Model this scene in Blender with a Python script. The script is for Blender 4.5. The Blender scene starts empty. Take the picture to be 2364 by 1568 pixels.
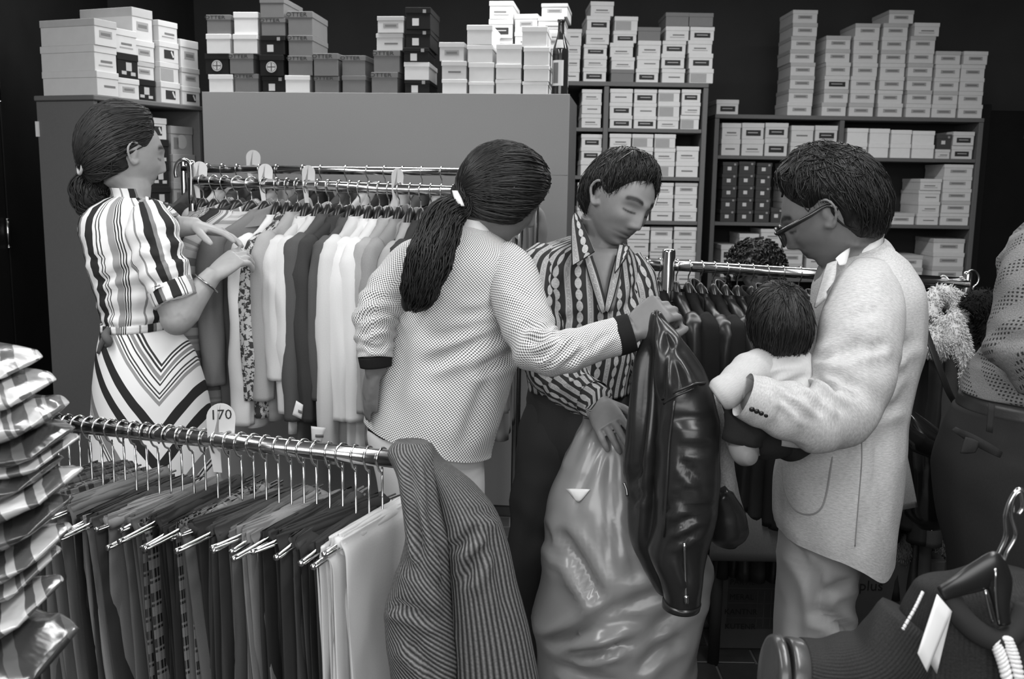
import bpy, bmesh, math, random
import numpy as np
from mathutils import Vector, Matrix
random.seed(7); RNG = np.random.default_rng(7)
SC = bpy.context.scene
COL = SC.collection
# ------------------------------------------------------------------ camera
W_, H_, F_ = 2364.0, 1568.0, 2298.0
CAMZ = 1.5
PITCH, ROLL = math.radians(9.2), math.radians(0.9)
_f = np.array([0, math.cos(PITCH), -math.sin(PITCH)])
_u0 = np.array([0, math.sin(PITCH), math.cos(PITCH)])
_x0 = np.array([1.0, 0, 0])
CR = math.cos(ROLL) * _x0 + math.sin(ROLL) * _u0
CU = -math.sin(ROLL) * _x0 + math.cos(ROLL) * _u0
CAMPOS = np.array([0, 0, CAMZ])
cam_d = bpy.data.cameras.new('camera'); cam = bpy.data.objects.new('camera', cam_d); COL.objects.link(cam)
cam.matrix_world = Matrix(((CR[0], CU[0], -_f[0], 0), (CR[1], CU[1], -_f[1], 0), (CR[2], CU[2], -_f[2], CAMZ), (0, 0, 0, 1)))
cam_d.sensor_width = 36.0; cam_d.lens = 36.0 * F_ / W_; cam_d.clip_start = 0.05
cam_d.dof.use_dof = True; cam_d.dof.focus_distance = 2.25; cam_d.dof.aperture_fstop = 8.0
SC.camera = cam
# ------------------------------------------------------------------ light and exposure
SC.view_settings.view_transform = 'Standard'; SC.view_settings.look = 'None'
SC.view_settings.gamma = 1.0; SC.view_settings.use_curve_mapping = False
SC.view_settings.exposure = 0.0
world = bpy.data.worlds.new('world'); SC.world = world; world.use_nodes = True
world.node_tree.nodes['Background'].inputs[0].default_value = (1, 1, 1, 1)
world.node_tree.nodes['Background'].inputs[1].default_value = 0.16
def area(name, loc, rot, sx, sy, power):
    d = bpy.data.lights.new(name, 'AREA'); d.shape = 'RECTANGLE'; d.size = sx; d.size_y = sy; d.energy = power
    o = bpy.data.objects.new(name, d); COL.objects.link(o); o.location = loc
    o.rotation_euler = [math.radians(a) for a in rot]; return o
area('ceiling_tube_light_a', (-1.5, 1.0, 2.96), (0, 0, 0), 0.35, 2.6, 60)
area('ceiling_tube_light_b', (0.9, 1.0, 2.96), (0, 0, 0), 0.35, 2.6, 60)
area('ceiling_tube_light_c', (0.4, 4.3, 2.96), (0, 0, 0), 4.0, 0.3, 90)
area('shop_window_light', (-0.3, -2.2, 2.0), (78, 0, 0), 4.2, 1.7, 110)
# ------------------------------------------------------------------ pixel -> place
def P(px, py, Y):
    d = _f * F_ + CR * (px - W_ / 2) - CU * (py - H_ / 2)
    return CAMPOS + d * (Y / d[1])
def PV(px, py, Y): return Vector(P(px, py, Y))
def lerp(a, b, t): return a + (b - a) * t
def nrm(v):
    v = np.asarray(v, float); return v / (np.linalg.norm(v) + 1e-12)
def sstep(a, b, x):
    t = np.clip((x - a) / (b - a), 0, 1); return t * t * (3 - 2 * t)
# ------------------------------------------------------------------ numpy value noise
def _hash(i, j, k, s):
    n = (i * 374761393 + j * 668265263 + k * 2147483647 + s * 974634777).astype(np.int64)
    n = (n ^ (n >> 13)) * 1274126177
    n = n ^ (n >> 16)
    return (n & 0xffff).astype(float) / 32767.5 - 1.0
def vnoise(p, s=0):
    p = np.asarray(p, float); i = np.floor(p).astype(np.int64); f = p - i; f = f * f * (3 - 2 * f)
    r = 0
    for dx in (0, 1):
        wx = f[..., 0] if dx else 1 - f[..., 0]
        for dy in (0, 1):
            wy = f[..., 1] if dy else 1 - f[..., 1]
            for dz in (0, 1):
                wz = f[..., 2] if dz else 1 - f[..., 2]
                r = r + wx * wy * wz * _hash(i[..., 0] + dx, i[..., 1] + dy, i[..., 2] + dz, s)
    return r
def n2(a, b, s=0):
    a = np.asarray(a, float); b = np.asarray(b, float); a, b = np.broadcast_arrays(a, b)
    return vnoise(np.stack([a, b, np.full(a.shape, s * 7.31)], -1), s)
# ------------------------------------------------------------------ objects
def tag(o, label=None, cat=None, group=None, kind=None):
    if label: o['label'] = label
    if cat: o['category'] = cat
    if group: o['group'] = group
    if kind: o['kind'] = kind
    return o
def empty(name, loc=(0, 0, 0), rz=0.0, label=None, cat=None, group=None, kind=None, parent=None):
    o = bpy.data.objects.new(name, None); COL.objects.link(o); o.location = loc; o.rotation_euler = (0, 0, rz)
    o.empty_display_size = 0.05
    if parent: o.parent = parent
    return tag(o, label, cat, group, kind)
def obj(name, me, parent=None, mat=None):
    o = bpy.data.objects.new(name, me); COL.objects.link(o)
    if parent is not None: o.parent = parent
    if mat is not None and len(me.materials) == 0: me.materials.append(mat)
    return o
class Soup:
    def __init__(s): s.v = []; s.f = []; s.uv = []; s.n = 0; s.mi = []; s.hasuv = False
    def add(s, v, f, uv=None, mi=0):
        v = np.asarray(v, float); s.v.append(v); n = s.n
        s.f += [[i + n for i in q] for q in f]
        if uv is not None: s.hasuv = True; s.uv += uv
        else: s.uv += [None] * len(f)
        s.n += len(v); return s
    def mesh(s, name, mats=None, smooth=True, inv=None):
        me = bpy.data.meshes.new(name)
        v = np.concatenate(s.v) if s.v else np.zeros((0, 3))
        if inv is not None: v = v - np.asarray(inv)
        me.from_pydata(v.tolist(), [], s.f)
        if s.hasuv:
            uvl = me.uv_layers.new(name='UVMap')
            flat = np.array([c for q, f in zip(s.uv, s.f) for p in (q if q is not None else ((0, 0),) * len(f)) for c in p], dtype=np.float32)
            uvl.data.foreach_set('uv', flat)
        if smooth: me.polygons.foreach_set('use_smooth', [True] * len(me.polygons))
        if mats:
            for m in (mats if isinstance(mats, (list, tuple)) else [mats]): me.materials.append(m)
        me.update(); return me
    def build(s, name, mat, parent=None, smooth=True, local=True):
        inv = None
        if parent is not None and local: inv = np.array(parent['_o']) if '_o' in parent else None
        me = s.mesh(name, mat, smooth)
        o = obj(name, me, parent)
        if parent is not None and local: o.matrix_parent_inverse = parent_world(parent).inverted()
        return o
def parent_world(p):
    m = Matrix.Translation(p.location) @ p.rotation_euler.to_matrix().to_4x4()
    if p.parent is not None: m = parent_world(p.parent) @ p.matrix_parent_inverse @ m
    return m
BOXF = [(0, 3, 2, 1), (4, 5, 6, 7), (0, 1, 5, 4), (1, 2, 6, 5), (2, 3, 7, 6), (3, 0, 4, 7)]
def boxv(x0, x1, y0, y1, z0, z1):
    return np.array([(x0, y0, z0), (x1, y0, z0), (x1, y1, z0), (x0, y1, z0), (x0, y0, z1), (x1, y0, z1), (x1, y1, z1), (x0, y1, z1)], float)
def boxuv(v):
    out = []
    for q in BOXF:
        p = v[list(q)]; e = np.ptp(p, axis=0); ax = int(np.argmin(e)); k = [i for i in range(3) if i != ax]
        out.append([(float(a[k[0]]), float(a[k[1]])) for a in p])
    return out
def sbox(S, x0, x1, y0, y1, z0, z1, M=None, mi=0):
    v = boxv(x0, x1, y0, y1, z0, z1); uv = boxuv(v)
    if M is not None: v = v @ np.asarray(M)[:3, :3].T + np.asarray(M)[:3, 3]
    return S.add(v, BOXF, uv, mi)
def bevel_mesh(me, w=0.003, seg=2):
    bm = bmesh.new(); bm.from_mesh(me)
    bmesh.ops.bevel(bm, geom=bm.edges[:], offset=w, segments=seg, affect='EDGES', profile=0.5)
    bm.to_mesh(me); bm.free(); me.update(); return me
def panel(name, parent, mat, x0, x1, y0, y1, z0, z1, bev=0.003):
    S = Soup(); sbox(S, x0, x1, y0, y1, z0, z1); me = S.mesh(name, mat, False)
    if bev: bevel_mesh(me, bev, 1)
    return obj(name, me, parent)
# ------------------------------------------------------------------ lofts
def catmull(A, sub):
    A = np.asarray(A, float); n = len(A)
    if n < 2 or sub == 1: return A
    Q = np.vstack([2 * A[0] - A[1], A, 2 * A[-1] - A[-2]]); t = (np.arange(sub) / sub)[None, :, None]
    p0, p1, p2, p3 = (Q[k:k + n - 1, None] for k in range(4))
    o = 0.5 * ((2 * p1) + (-p0 + p2) * t + (2 * p0 - 5 * p1 + 4 * p2 - p3) * t * t + (-p0 + 3 * p1 - 3 * p2 + p3) * t ** 3)
    return np.vstack([o.reshape(-1, A.shape[1]), A[-1:]])
def loft(rings, seg=40, sub=5, cap=(1, 1), disp=None, power=2.0, u0=0.0):
    """rings: rows of centre(3) half-axis a(3) half-axis b(3)"""
    R = catmull(np.array([np.concatenate(r) for r in rings]), sub); n = len(R)
    th = np.linspace(0, 2 * np.pi, seg, endpoint=False) + u0
    c, s = np.cos(th), np.sin(th); e = 2.0 / power
    X = np.sign(c) * np.abs(c) ** e; Y = np.sign(s) * np.abs(s) ** e
    C, A, B = R[:, None, 0:3], R[:, None, 3:6], R[:, None, 6:9]
    V = C + A * X[None, :, None] + B * Y[None, :, None]
    la = np.linalg.norm(R[:, 3:6], axis=1); lb = np.linalg.norm(R[:, 6:9], axis=1)
    vl = np.concatenate([[0], np.cumsum(np.linalg.norm(np.diff(R[:, :3], axis=0), axis=1))])
    if disp is not None:
        N = A / (la[:, None, None] ** 2 + 1e-9) * c[None, :, None] + B / (lb[:, None, None] ** 2 + 1e-9) * s[None, :, None]
        N = N / (np.linalg.norm(N, axis=2, keepdims=True) + 1e-9)
        T = np.linspace(0, 1, n)[:, None] * np.ones((1, seg)); TH = np.ones((n, 1)) * th[None, :]
        V = V + N * disp(TH, T, V)[..., None]
    circ = np.pi * (la + lb).mean()
    uc = np.linspace(0, circ, seg + 1)
    faces, uvs = [], []
    for i in range(n - 1):
        for j in range(seg):
            k = (j + 1) % seg
            faces.append((i * seg + j, i * seg + k, (i + 1) * seg + k, (i + 1) * seg + j))
            uvs.append([(uc[j], vl[i]), (uc[j + 1], vl[i]), (uc[j + 1], vl[i + 1]), (uc[j], vl[i + 1])])
    V = V.reshape(-1, 3)
    if cap[0]: faces.append(tuple(range(seg))[::-1]); uvs.append([(uc[j], 0) for j in range(seg)][::-1])
    if cap[1]: faces.append(tuple((n - 1) * seg + j for j in range(seg))); uvs.append([(uc[j], vl[-1]) for j in range(seg)])
    return V, faces, uvs
def limb(pts, ref=(0, -1, 0), flat=1.0):
    """pts: (pos, radius) -> rings; ref is roughly the viewing direction"""
    pos = [np.asarray(p[0], float) for p in pts]; rings = []
    for i, p in enumerate(pos):
        t = nrm(pos[min(i + 1, len(pos) - 1)] - pos[max(i - 1, 0)])
        a = nrm(np.cross(t, ref)); b = nrm(np.cross(a, t)); r = pts[i][1]
        ra, rb = r if isinstance(r, (tuple, list)) else (r, r * flat)
        rings.append((p, a * ra, b * rb))
    return rings
def tube(pts, r, seg=8, sub=4, cap=(1, 1), ref=(0, -1, 0)):
    pts = np.asarray(pts, float)
    rr = np.asarray(r, float) if isinstance(r, (list, tuple, np.ndarray)) else np.full(len(pts), r)
    Q = catmull(np.column_stack([pts, rr]), sub); n = len(Q); C = Q[:, :3]
    T = np.empty((n, 3)); T[1:-1] = C[2:] - C[:-2]; T[0] = C[1] - C[0]; T[-1] = C[-1] - C[-2]; T /= (np.linalg.norm(T, axis=1, keepdims=True) + 1e-12)
    a = np.cross(T[0], ref)
    if a @ a < 0.01: a = np.cross(T[0], (1, 0, 0.3))
    A = np.empty((n, 3))
    for i in range(n):
        a = a - T[i] * (a @ T[i]); a = a / (math.sqrt(a @ a) + 1e-12); A[i] = a
    B = np.cross(T, A); w = 2 * np.pi * np.arange(seg) / seg
    V = C[:, None] + Q[:, 3, None, None] * (A[:, None] * np.cos(w)[None, :, None] + B[:, None] * np.sin(w)[None, :, None])
    ii = (np.arange(n - 1) * seg)[:, None]; jj = np.arange(seg)[None, :]; kk = (jj + 1) % seg
    F = np.stack([ii + jj, ii + kk, ii + seg + kk, ii + seg + jj], -1).reshape(-1, 4).tolist()
    if cap[0]: F.append(list(range(seg))[::-1])
    if cap[1]: F.append([(n - 1) * seg + j for j in range(seg)])
    return V.reshape(-1, 3), F
def ellipsoid(c, rx, ry, rz, R=None, nu=20, nv=14):
    V, F = [], []
    for i in range(nv + 1):
        p = math.pi * i / nv
        for j in range(nu):
            t = 2 * math.pi * j / nu; V.append((rx * math.sin(p) * math.cos(t), ry * math.sin(p) * math.sin(t), rz * math.cos(p)))
    for i in range(nv):
        for j in range(nu):
            k = (j + 1) % nu
            if i == 0: F.append((j, nu + j, nu + k)) if False else F.append((i * nu + j, (i + 1) * nu + j, (i + 1) * nu + k, i * nu + k))
            else: F.append((i * nu + j, (i + 1) * nu + j, (i + 1) * nu + k, i * nu + k))
    V = np.array(V)
    if R is not None: V = V @ np.asarray(R).T
    return V + np.asarray(c), F
def grid(fn, nu, nv, thick=0.0, closed_u=False):
    """fn(u,v)->xyz arrays on 0..1 grid, optional solid thickness along the normal"""
    u = np.linspace(0, 1, nu); v = np.linspace(0, 1, nv); U, V = np.meshgrid(u, v)
    Pt = fn(U, V)
    F, UV = [], []
    du = np.linalg.norm(np.diff(Pt, axis=1), axis=2).mean() * (nu - 1); dv = np.linalg.norm(np.diff(Pt, axis=0), axis=2).mean() * (nv - 1)
    def fc(off, flip):
        for i in range(nv - 1):
            for j in range(nu - 1):
                q = (off + i * nu + j, off + i * nu + j + 1, off + (i + 1) * nu + j + 1, off + (i + 1) * nu + j)
                t = [(u[j] * du, v[i] * dv), (u[j + 1] * du, v[i] * dv), (u[j + 1] * du, v[i + 1] * dv), (u[j] * du, v[i + 1] * dv)]
                F.append(q[::-1] if flip else q); UV.append(t[::-1] if flip else t)
    fc(0, False); VV = Pt.reshape(-1, 3)
    if thick:
        gu = np.gradient(Pt, axis=1); gv = np.gradient(Pt, axis=0); N = np.cross(gu, gv); N /= (np.linalg.norm(N, axis=2, keepdims=True) + 1e-12)
        V2 = (Pt - N * thick).reshape(-1, 3); off = len(VV); fc(off, True)
        b = [j for j in range(nu)] + [i * nu + nu - 1 for i in range(1, nv)] + [(nv - 1) * nu + j for j in range(nu - 2, -1, -1)] + [i * nu for i in range(nv - 2, 0, -1)]
        for k in range(len(b)):
            a, c = b[k], b[(k + 1) % len(b)]; F.append((c, a, a + off, c + off)); UV.append([(0, 0)] * 4)
        VV = np.vstack([VV, V2])
    return VV, F, UV
# ------------------------------------------------------------------ materials
class NB:
    def __init__(s, name, rough=0.8, spec=0.3, metal=0.0, val=None):
        s.m = bpy.data.materials.new(name); s.m.use_nodes = True; s.t = s.m.node_tree; s.b = s.t.nodes['Principled BSDF']
        s.b.inputs['Roughness'].default_value = rough; s.b.inputs['Specular IOR Level'].default_value = spec; s.b.inputs['Metallic'].default_value = metal
        if val is not None: s.b.inputs['Base Color'].default_value = (val, val, val, 1)
    def link(s, sock, v):
        if isinstance(v, (int, float)): sock.default_value = v
        else: s.t.links.new(v, sock)
    def math(s, op, a, b=None, c=None):
        n = s.t.nodes.new('ShaderNodeMath'); n.operation = op
        for k, q in enumerate((a, b, c)):
            if q is not None: s.link(n.inputs[k], q)
        return n.outputs[0]
    def mix(s, f, a, b): return s.math('ADD', s.math('MULTIPLY', s.math('SUBTRACT', 1.0, f), a), s.math('MULTIPLY', f, b))
    def uv(s):
        n = s.t.nodes.new('ShaderNodeTexCoord'); x = s.t.nodes.new('ShaderNodeSeparateXYZ'); s.t.links.new(n.outputs['UV'], x.inputs[0]); s.uvv = n.outputs['UV']
        return x.outputs[0], x.outputs[1]
    def ob(s):
        n = s.t.nodes.new('ShaderNodeTexCoord'); x = s.t.nodes.new('ShaderNodeSeparateXYZ'); s.t.links.new(n.outputs['Object'], x.inputs[0]); s.obv = n.outputs['Object']
        return x.outputs[0], x.outputs[1], x.outputs[2]
    def comb(s, x, y, z=0.0):
        n = s.t.nodes.new('ShaderNodeCombineXYZ')
        for k, q in enumerate((x, y, z)): s.link(n.inputs[k], q)
        return n.outputs[0]
    def noise(s, vec=None, scale=10.0, detail=2.0, rough=0.5):
        n = s.t.nodes.new('ShaderNodeTexNoise'); n.inputs['Scale'].default_value = scale; n.inputs['Detail'].default_value = detail; n.inputs['Roughness'].default_value = rough
        if vec is not None: s.t.links.new(vec, n.inputs['Vector'])
        return n.outputs['Fac'] if 'Fac' in n.outputs else n.outputs[0]
    def gt(s, a, b): return s.math('GREATER_THAN', a, b)
    def lt(s, a, b): return s.math('LESS_THAN', a, b)
    def frac(s, a): return s.math('FRACT', a)
    def band(s, x, a, b): return s.math('MULTIPLY', s.gt(x, a), s.lt(x, b))
    def col(s, v): s.link(s.b.inputs['Base Color'], v) if not isinstance(v, (int, float)) else None; return s
    def bump(s, h, strength=0.3, dist=0.002):
        n = s.t.nodes.new('ShaderNodeBump'); n.inputs['Strength'].default_value = strength; n.inputs['Distance'].default_value = dist
        s.t.links.new(h, n.inputs['Height']); s.t.links.new(n.outputs[0], s.b.inputs['Normal']); return s
def plain(name, val, rough=0.8, spec=0.3, metal=0.0, ns=0.0, nscale=40.0, bump=0.0, bscale=200.0):
    b = NB(name, rough, spec, metal, val)
    if ns or bump: b.ob()
    if ns: b.col(b.math('MULTIPLY', b.math('ADD', 1 - ns, b.math('MULTIPLY', b.noise(b.obv, nscale, 3), 2 * ns)), val))
    if bump: b.bump(b.noise(b.obv, bscale, 2), bump, 0.002)
    return b.m
def cloth(name, val, ns=0.12, stretch=(1, 1), scale=300.0, rough=0.9, bump=0.25, sheen=0.0):
    b = NB(name, rough, 0.15, 0, val); u, v = b.uv()
    nz = b.noise(b.comb(b.math('MULTIPLY', u, stretch[0]), b.math('MULTIPLY', v, stretch[1])), scale, 3, 0.6)
    b.col(b.math('MULTIPLY', b.math('ADD', 1 - ns, b.math('MULTIPLY', nz, 2 * ns)), val)); b.bump(nz, bump, 0.001)
    if sheen: b.b.inputs['Sheen Weight'].default_value = sheen
    return b.m
CHROME = plain('chrome', 0.62, 0.14, 0.5, 1.0)
STEEL = plain('polished_steel', 0.5, 0.22, 0.5, 1.0)
WHITEP = plain('white_plastic', 0.62, 0.4, 0.4)
BLACKP = plain('black_plastic', 0.012, 0.3, 0.5)
INK = plain('print_ink', 0.03, 0.7, 0.2)
INKG = plain('grey_print_ink', 0.16, 0.7, 0.2)
PAPER = plain('paper', 0.68, 0.8, 0.2)
# ================================================================== the room
WALL = plain('dark_wall_paint', 0.042, 0.7, 0.25, ns=0.25, nscale=3.0)
DOORM = plain('dark_stained_door', 0.011, 0.45, 0.35, ns=0.3, nscale=6.0)
CEILM = plain('ceiling_plaster', 0.55, 0.9, 0.1)
def struct(name, me_or_panel): me_or_panel['kind'] = 'structure'; return me_or_panel
struct('', panel('wall_back', None, WALL, -2.4, 3.9, 7.2, 7.35, 0, 3.0, 0))
wl = struct('', panel('wall_left', None, WALL, -2.4, -2.25, -2.6, 7.2, 0, 3.0, 0))
struct('', panel('wall_right', None, plain('right_wall_paint', 0.05, 0.8, 0.2), 3.75, 3.9, -2.6, 7.2, 0, 3.0, 0))
struct('', panel('ceiling', None, CEILM, -2.4, 3.9, -2.6, 7.35, 3.0, 3.1, 0))
# floor: brick shaped quarry tiles, laid singly where the picture shows them
b = NB('floor_tile', 0.45, 0.4, 0, 0.03); b.ob(); nz = b.noise(b.obv, 25, 4)
b.col(b.math('ADD', 0.016, b.math('MULTIPLY', nz, 0.022))); b.bump(nz, 0.2, 0.002); TILE = b.m
b = NB('floor_far', 0.5, 0.4, 0, 0.03); x, y, z = b.ob()
tx, ty = 0.262, 0.122
row = b.math('FLOOR', b.math('DIVIDE', y, ty)); fx = b.frac(b.math('ADD', b.math('DIVIDE', x, tx), b.math('MULTIPLY', row, 0.5))); fy = b.frac(b.math('DIVIDE', y, ty))
joint = b.math('MAXIMUM', b.lt(fx, 0.02), b.lt(fy, 0.045)); b.col(b.mix(joint, 0.026, 0.085)); FLOORFAR = b.m
GROUT = plain('pale_grout', 0.085, 0.9, 0.1)
fl = struct('', panel('floor', None, FLOORFAR, -2.4, 3.9, -2.6, 7.35, -0.1, 0.0, 0))
struct('', panel('floor_grout_bed', fl, GROUT, 0.2, 2.3, 2.3, 3.55, 0.0, 0.002, 0)); 
tile_me = None
S = Soup(); sbox(S, 0.004, tx - 0.004, 0.004, ty - 0.004, 0, 0.0065); tile_me = bevel_mesh(S.mesh('tile', TILE, False), 0.002, 1)
for r in range(19, 29):
    for c in range(1, 8):
        o = obj('tile', tile_me, fl); o.location = (c * tx - (0.5 * tx if r % 2 else 0), r * ty, random.uniform(0, 0.0008))
# dark wardrobe door with hinges on the left wall
d1 = struct('', panel('door_1', None, DOORM, -2.25, -2.21, 2.9, 4.36, 0.02, 2.6, 0.004))
struct('', panel('door_2', None, DOORM, -2.25, -2.215, 4.38, 5.6, 0.02, 2.6, 0.004))
S = Soup(); v, f = tube([(0, 0, -0.06), (0, 0, 0.06)], 0.008, 8, 1); S.add(v, f)
v, f = tube([(0, 0, -0.064), (0, 0, -0.058)], 0.010, 8, 1); S.add(v, f); v, f = tube([(0, 0, 0.058), (0, 0, 0.064)], 0.010, 8, 1); S.add(v, f)
hm = S.mesh('hinge', STEEL)
for py in (200, 540, 862):
    o = obj('hinge', hm, d1); o.location = (-2.2, 4.345, P(12 + (py - 200) * .1, py, 4.32)[2])
d3 = struct('', panel('door_3', None, DOORM, 3.32, 3.75, 7.14, 7.2, 0.0, 2.02, 0.004))
struct('', panel('trim_1', None, plain('dark_trim', 0.02, 0.5, 0.3), 3.26, 3.32, 7.12, 7.2, 0.0, 2.06, 0.003))

# ================================================================== cabinets
CHIP = plain('grey_chipboard', 0.30, 0.75, 0.25, ns=0.05, nscale=180.0)
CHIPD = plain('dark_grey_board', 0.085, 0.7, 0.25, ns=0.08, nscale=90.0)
CHIPL = plain('left_cabinet_board', 0.125, 0.7, 0.25, ns=0.08, nscale=120.0)
SHELFM = plain('shelf_board', 0.11, 0.6, 0.3, ns=0.1, nscale=60.0)
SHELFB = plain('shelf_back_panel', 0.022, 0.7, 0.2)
# --- left cabinet, open front turned to the right
LA = np.array(P(225, 220, 4.0)); LB = np.array(P(465, 245, 4.58)); LZ = LA[2]
lyaw = math.atan2(LB[1] - LA[1], LB[0] - LA[0])            # local +x runs along the open front
LLEN = float(np.hypot(LB[0] - LA[0], LB[1] - LA[1]))
lc = empty('shelf_cabinet', (LA[0], LA[1], 0), lyaw, 'open grey shelf cabinet behind the woman in the striped dress', 'cabinet')
D = 0.30
panel('side_panel', lc, CHIPL, -0.02, 0.0, 0.0, D, 0.0, LZ - 0.02)
panel('side_panel', lc, CHIPL, LLEN - 0.02, LLEN, 0.0, D, 0.0, LZ - 0.02)
panel('top_board', lc, CHIPL, -0.03, LLEN, -0.01, D, LZ - 0.02, LZ)
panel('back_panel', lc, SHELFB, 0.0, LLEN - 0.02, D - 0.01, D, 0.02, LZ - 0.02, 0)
LSH = [LZ - 0.02 - 0.43, LZ - 0.02 - 0.86, LZ - 0.02 - 1.3]
for z in LSH: panel('shelf', lc, CHIPL, 0.0, LLEN - 0.02, 0.01, D - 0.01, z - 0.018, z, 0)
t_ = panel('paper_slip', lc, PAPER, -0.026, -0.0205, D - 0.012, D + 0.004, LZ - 0.16, LZ - 0.10, 0)
# --- big grey cabinet in the middle, its plain back turned to the shop
CA = np.array(P(466, 212, 4.44)); CB = np.array(P(1315, 217, 4.262)); CZ = (CA[2] + CB[2]) / 2
cyaw = math.atan2(CB[1] - CA[1], CB[0] - CA[0]); CLEN = float(np.hypot(*(CB - CA)[:2]))
cc = empty('tall_cabinet', (CA[0], CA[1], 0), cyaw, 'big plain grey cabinet carrying rows of shoe boxes', 'cabinet')
CD = 0.62
zs = P(1290, 405, 4.27)[2]
panel('front_panel', cc, CHIP, 0.0, CLEN, 0.0, 0.018, zs + 0.0006, CZ, 0.001)
panel('front_panel', cc, CHIP, 0.0, CLEN, 0.0, 0.018, 0.05, zs - 0.0006, 0.001)
panel('side_panel', cc, CHIPD, CLEN - 0.018, CLEN, 0.0185, CD, 0.0, CZ, 0.002)
panel('side_panel', cc, CHIPD, 0.0, 0.018, 0.0185, CD, 0.0, CZ, 0.002)
panel('top_board', cc, CHIPD, 0.0185, CLEN - 0.0185, 0.0185, CD, CZ - 0.02, CZ - 0.0005, 0)
panel('plinth', cc, CHIPD, 0.0, CLEN, 0.01, CD, 0.0, 0.05, 0)
hp = np.array(P(1322, 420, 4.31))
# --- shelf units at the back
def unit(name, label, Y, depth, x0, x1, ups, ztop, zsh, front=0.02):
    u = empty(name, ((x0 + x1) / 2, Y, 0), 0, label, 'shelving'); cx = (x0 + x1) / 2
    for x in ups: panel('upright', u, SHELFM, x - cx - 0.014, x - cx + 0.014, 0.0, depth, 0.0, ztop - 0.026, 0.002)
    panel('top_board', u, SHELFM, x0 - cx - 0.014, x1 - cx + 0.014, -0.004, depth, ztop - 0.025, ztop, 0.002)
    for z in zsh:
        for a, c in zip(ups[:-1], ups[1:]):
            panel('shelf', u, SHELFM, a - cx + 0.0145, c - cx - 0.0145, 0.004, depth - 0.012, z - 0.022, z, 0.002)
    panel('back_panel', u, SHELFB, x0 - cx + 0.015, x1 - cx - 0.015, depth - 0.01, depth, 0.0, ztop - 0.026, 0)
    return u
MY, RY = 5.9, 6.3
def zx(px, py, Y): p = P(px, py, Y); return p[2]
def xx(px, py, Y): return P(px, py, Y)[0]
MX = [xx(1230, 300, MY), xx(1398, 300, MY), xx(1626, 300, MY)]
MZT = zx(1500, 190, MY); MSH = [zx(1500, y, MY) for y in (297, 408, 510, 612, 715, 820)]
unit('shelf_unit', 'tall dark shelf unit with white shoe boxes behind the patterned shirt man', MY, 0.36, MX[0], MX[2], MX, MZT, MSH)
RX = [xx(1650, 400, RY), xx(1944, 300, RY), xx(2256, 400, RY)]
RZT = zx(1950, 268, RY); RSH = [zx(1950, y, RY) for y in (363, 517, 645, 770)]
unit('shelf_unit', 'lower wide shelf unit at the right with tall stacks on top', RY, 0.36, RX[0], RX[2], RX, RZT, RSH)

# ================================================================== shoe boxes
def boxcard(name, v): return plain(name, v, 0.75, 0.2, ns=0.06, nscale=30.0)
BM = {'w': boxcard('white_card', 0.56), 'W': boxcard('bright_card', 0.68), 'g': boxcard('grey_card', 0.165), 'G': boxcard('mid_grey_card', 0.3),
      'd': boxcard('dark_card', 0.012), 'm': boxcard('soft_dark_card', 0.055), 'l': boxcard('light_grey_card', 0.42)}
def text_mesh(txt, size, mat, ext=0.0004):
    c = bpy.data.curves.new('t', 'FONT'); c.body = txt; c.size = size; c.align_x = 'CENTER'; c.align_y = 'CENTER'; c.extrude = ext; c.resolution_u = 2
    o = bpy.data.objects.new('t', c); COL.objects.link(o); dg = bpy.context.evaluated_depsgraph_get()
    me = bpy.data.meshes.new_from_object(o.evaluated_get(dg)); bpy.data.objects.remove(o); bpy.data.curves.remove(c)
    me.materials.clear(); me.materials.append(mat); me.name = 'lettering'; return me
OTT = text_mesh('OTTER', 0.030, plain('otter_print', 0.03, 0.7, 0.2))
def ottmesh():
    for v in OTT.vertices: v.co.x *= 1.25
ottmesh()
def disc_mesh(name, r, mat, h=0.0006, inner=None):
    S = Soup(); n = 24
    v = [(r * math.cos(2 * math.pi * i / n), r * math.sin(2 * math.pi * i / n), z) for z in (0, h) for i in range(n)]
    f = [tuple(range(n))[::-1], tuple(range(n, 2 * n))] + [(i, (i + 1) % n, n + (i + 1) % n, n + i) for i in range(n)]
    S.add(v, f); return S.mesh(name, mat, False)
b = NB('round_emblem_print', 0.6, 0.2, 0, 0.6); x, y, z = b.ob()
rr = b.math('SQRT', b.math('ADD', b.math('MULTIPLY', x, x), b.math('MULTIPLY', y, y)))
cross = b.math('MINIMUM', b.math('ABSOLUTE', x), b.math('ABSOLUTE', y)); xc = b.math('MULTIPLY', b.lt(cross, 0.0022), b.lt(rr, 0.017))
ring = b.band(rr, 0.0175, 0.0195); b.col(b.mix(b.math('MAXIMUM', xc, ring), b.math('ADD', 0.3, b.math('MULTIPLY', b.noise(b.obv, 160, 2), 0.4)), 0.06)); EMB = disc_mesh('round_emblem', 0.0235, b.m)
DESC = {'W': 'plain bright white shoe box', 'T': 'white faint-print shoe box', 'L': 'white dark-label shoe box', 'O': 'grey lettered shoe box',
        'K': 'dark stickered shoe box', 'R': 'black round-emblem shoe box', 'B': 'black block-print shoe box', 'H': 'pale picture shoe box',
        'P': 'grey-panel shoe box', 'D': 'dark spotted shoe box', 'G': 'plain grey shoe box', 'N': 'white name-panel shoe box', 'C': 'grey circle-print shoe box'}
STY = {'W': ('W', 'W'), 'T': ('w', 'w'), 'L': ('w', 'w'), 'O': ('g', 'g'), 'K': ('d', 'd'), 'R': ('d', 'd'), 'B': ('d', 'd'), 'H': ('w', 'w'), 'P': ('w', 'w'), 'D': ('m', 'm'), 'G': ('g', 'g'), 'N': ('w', 'w'), 'C': ('G', 'G')}
_rect = {}
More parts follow.
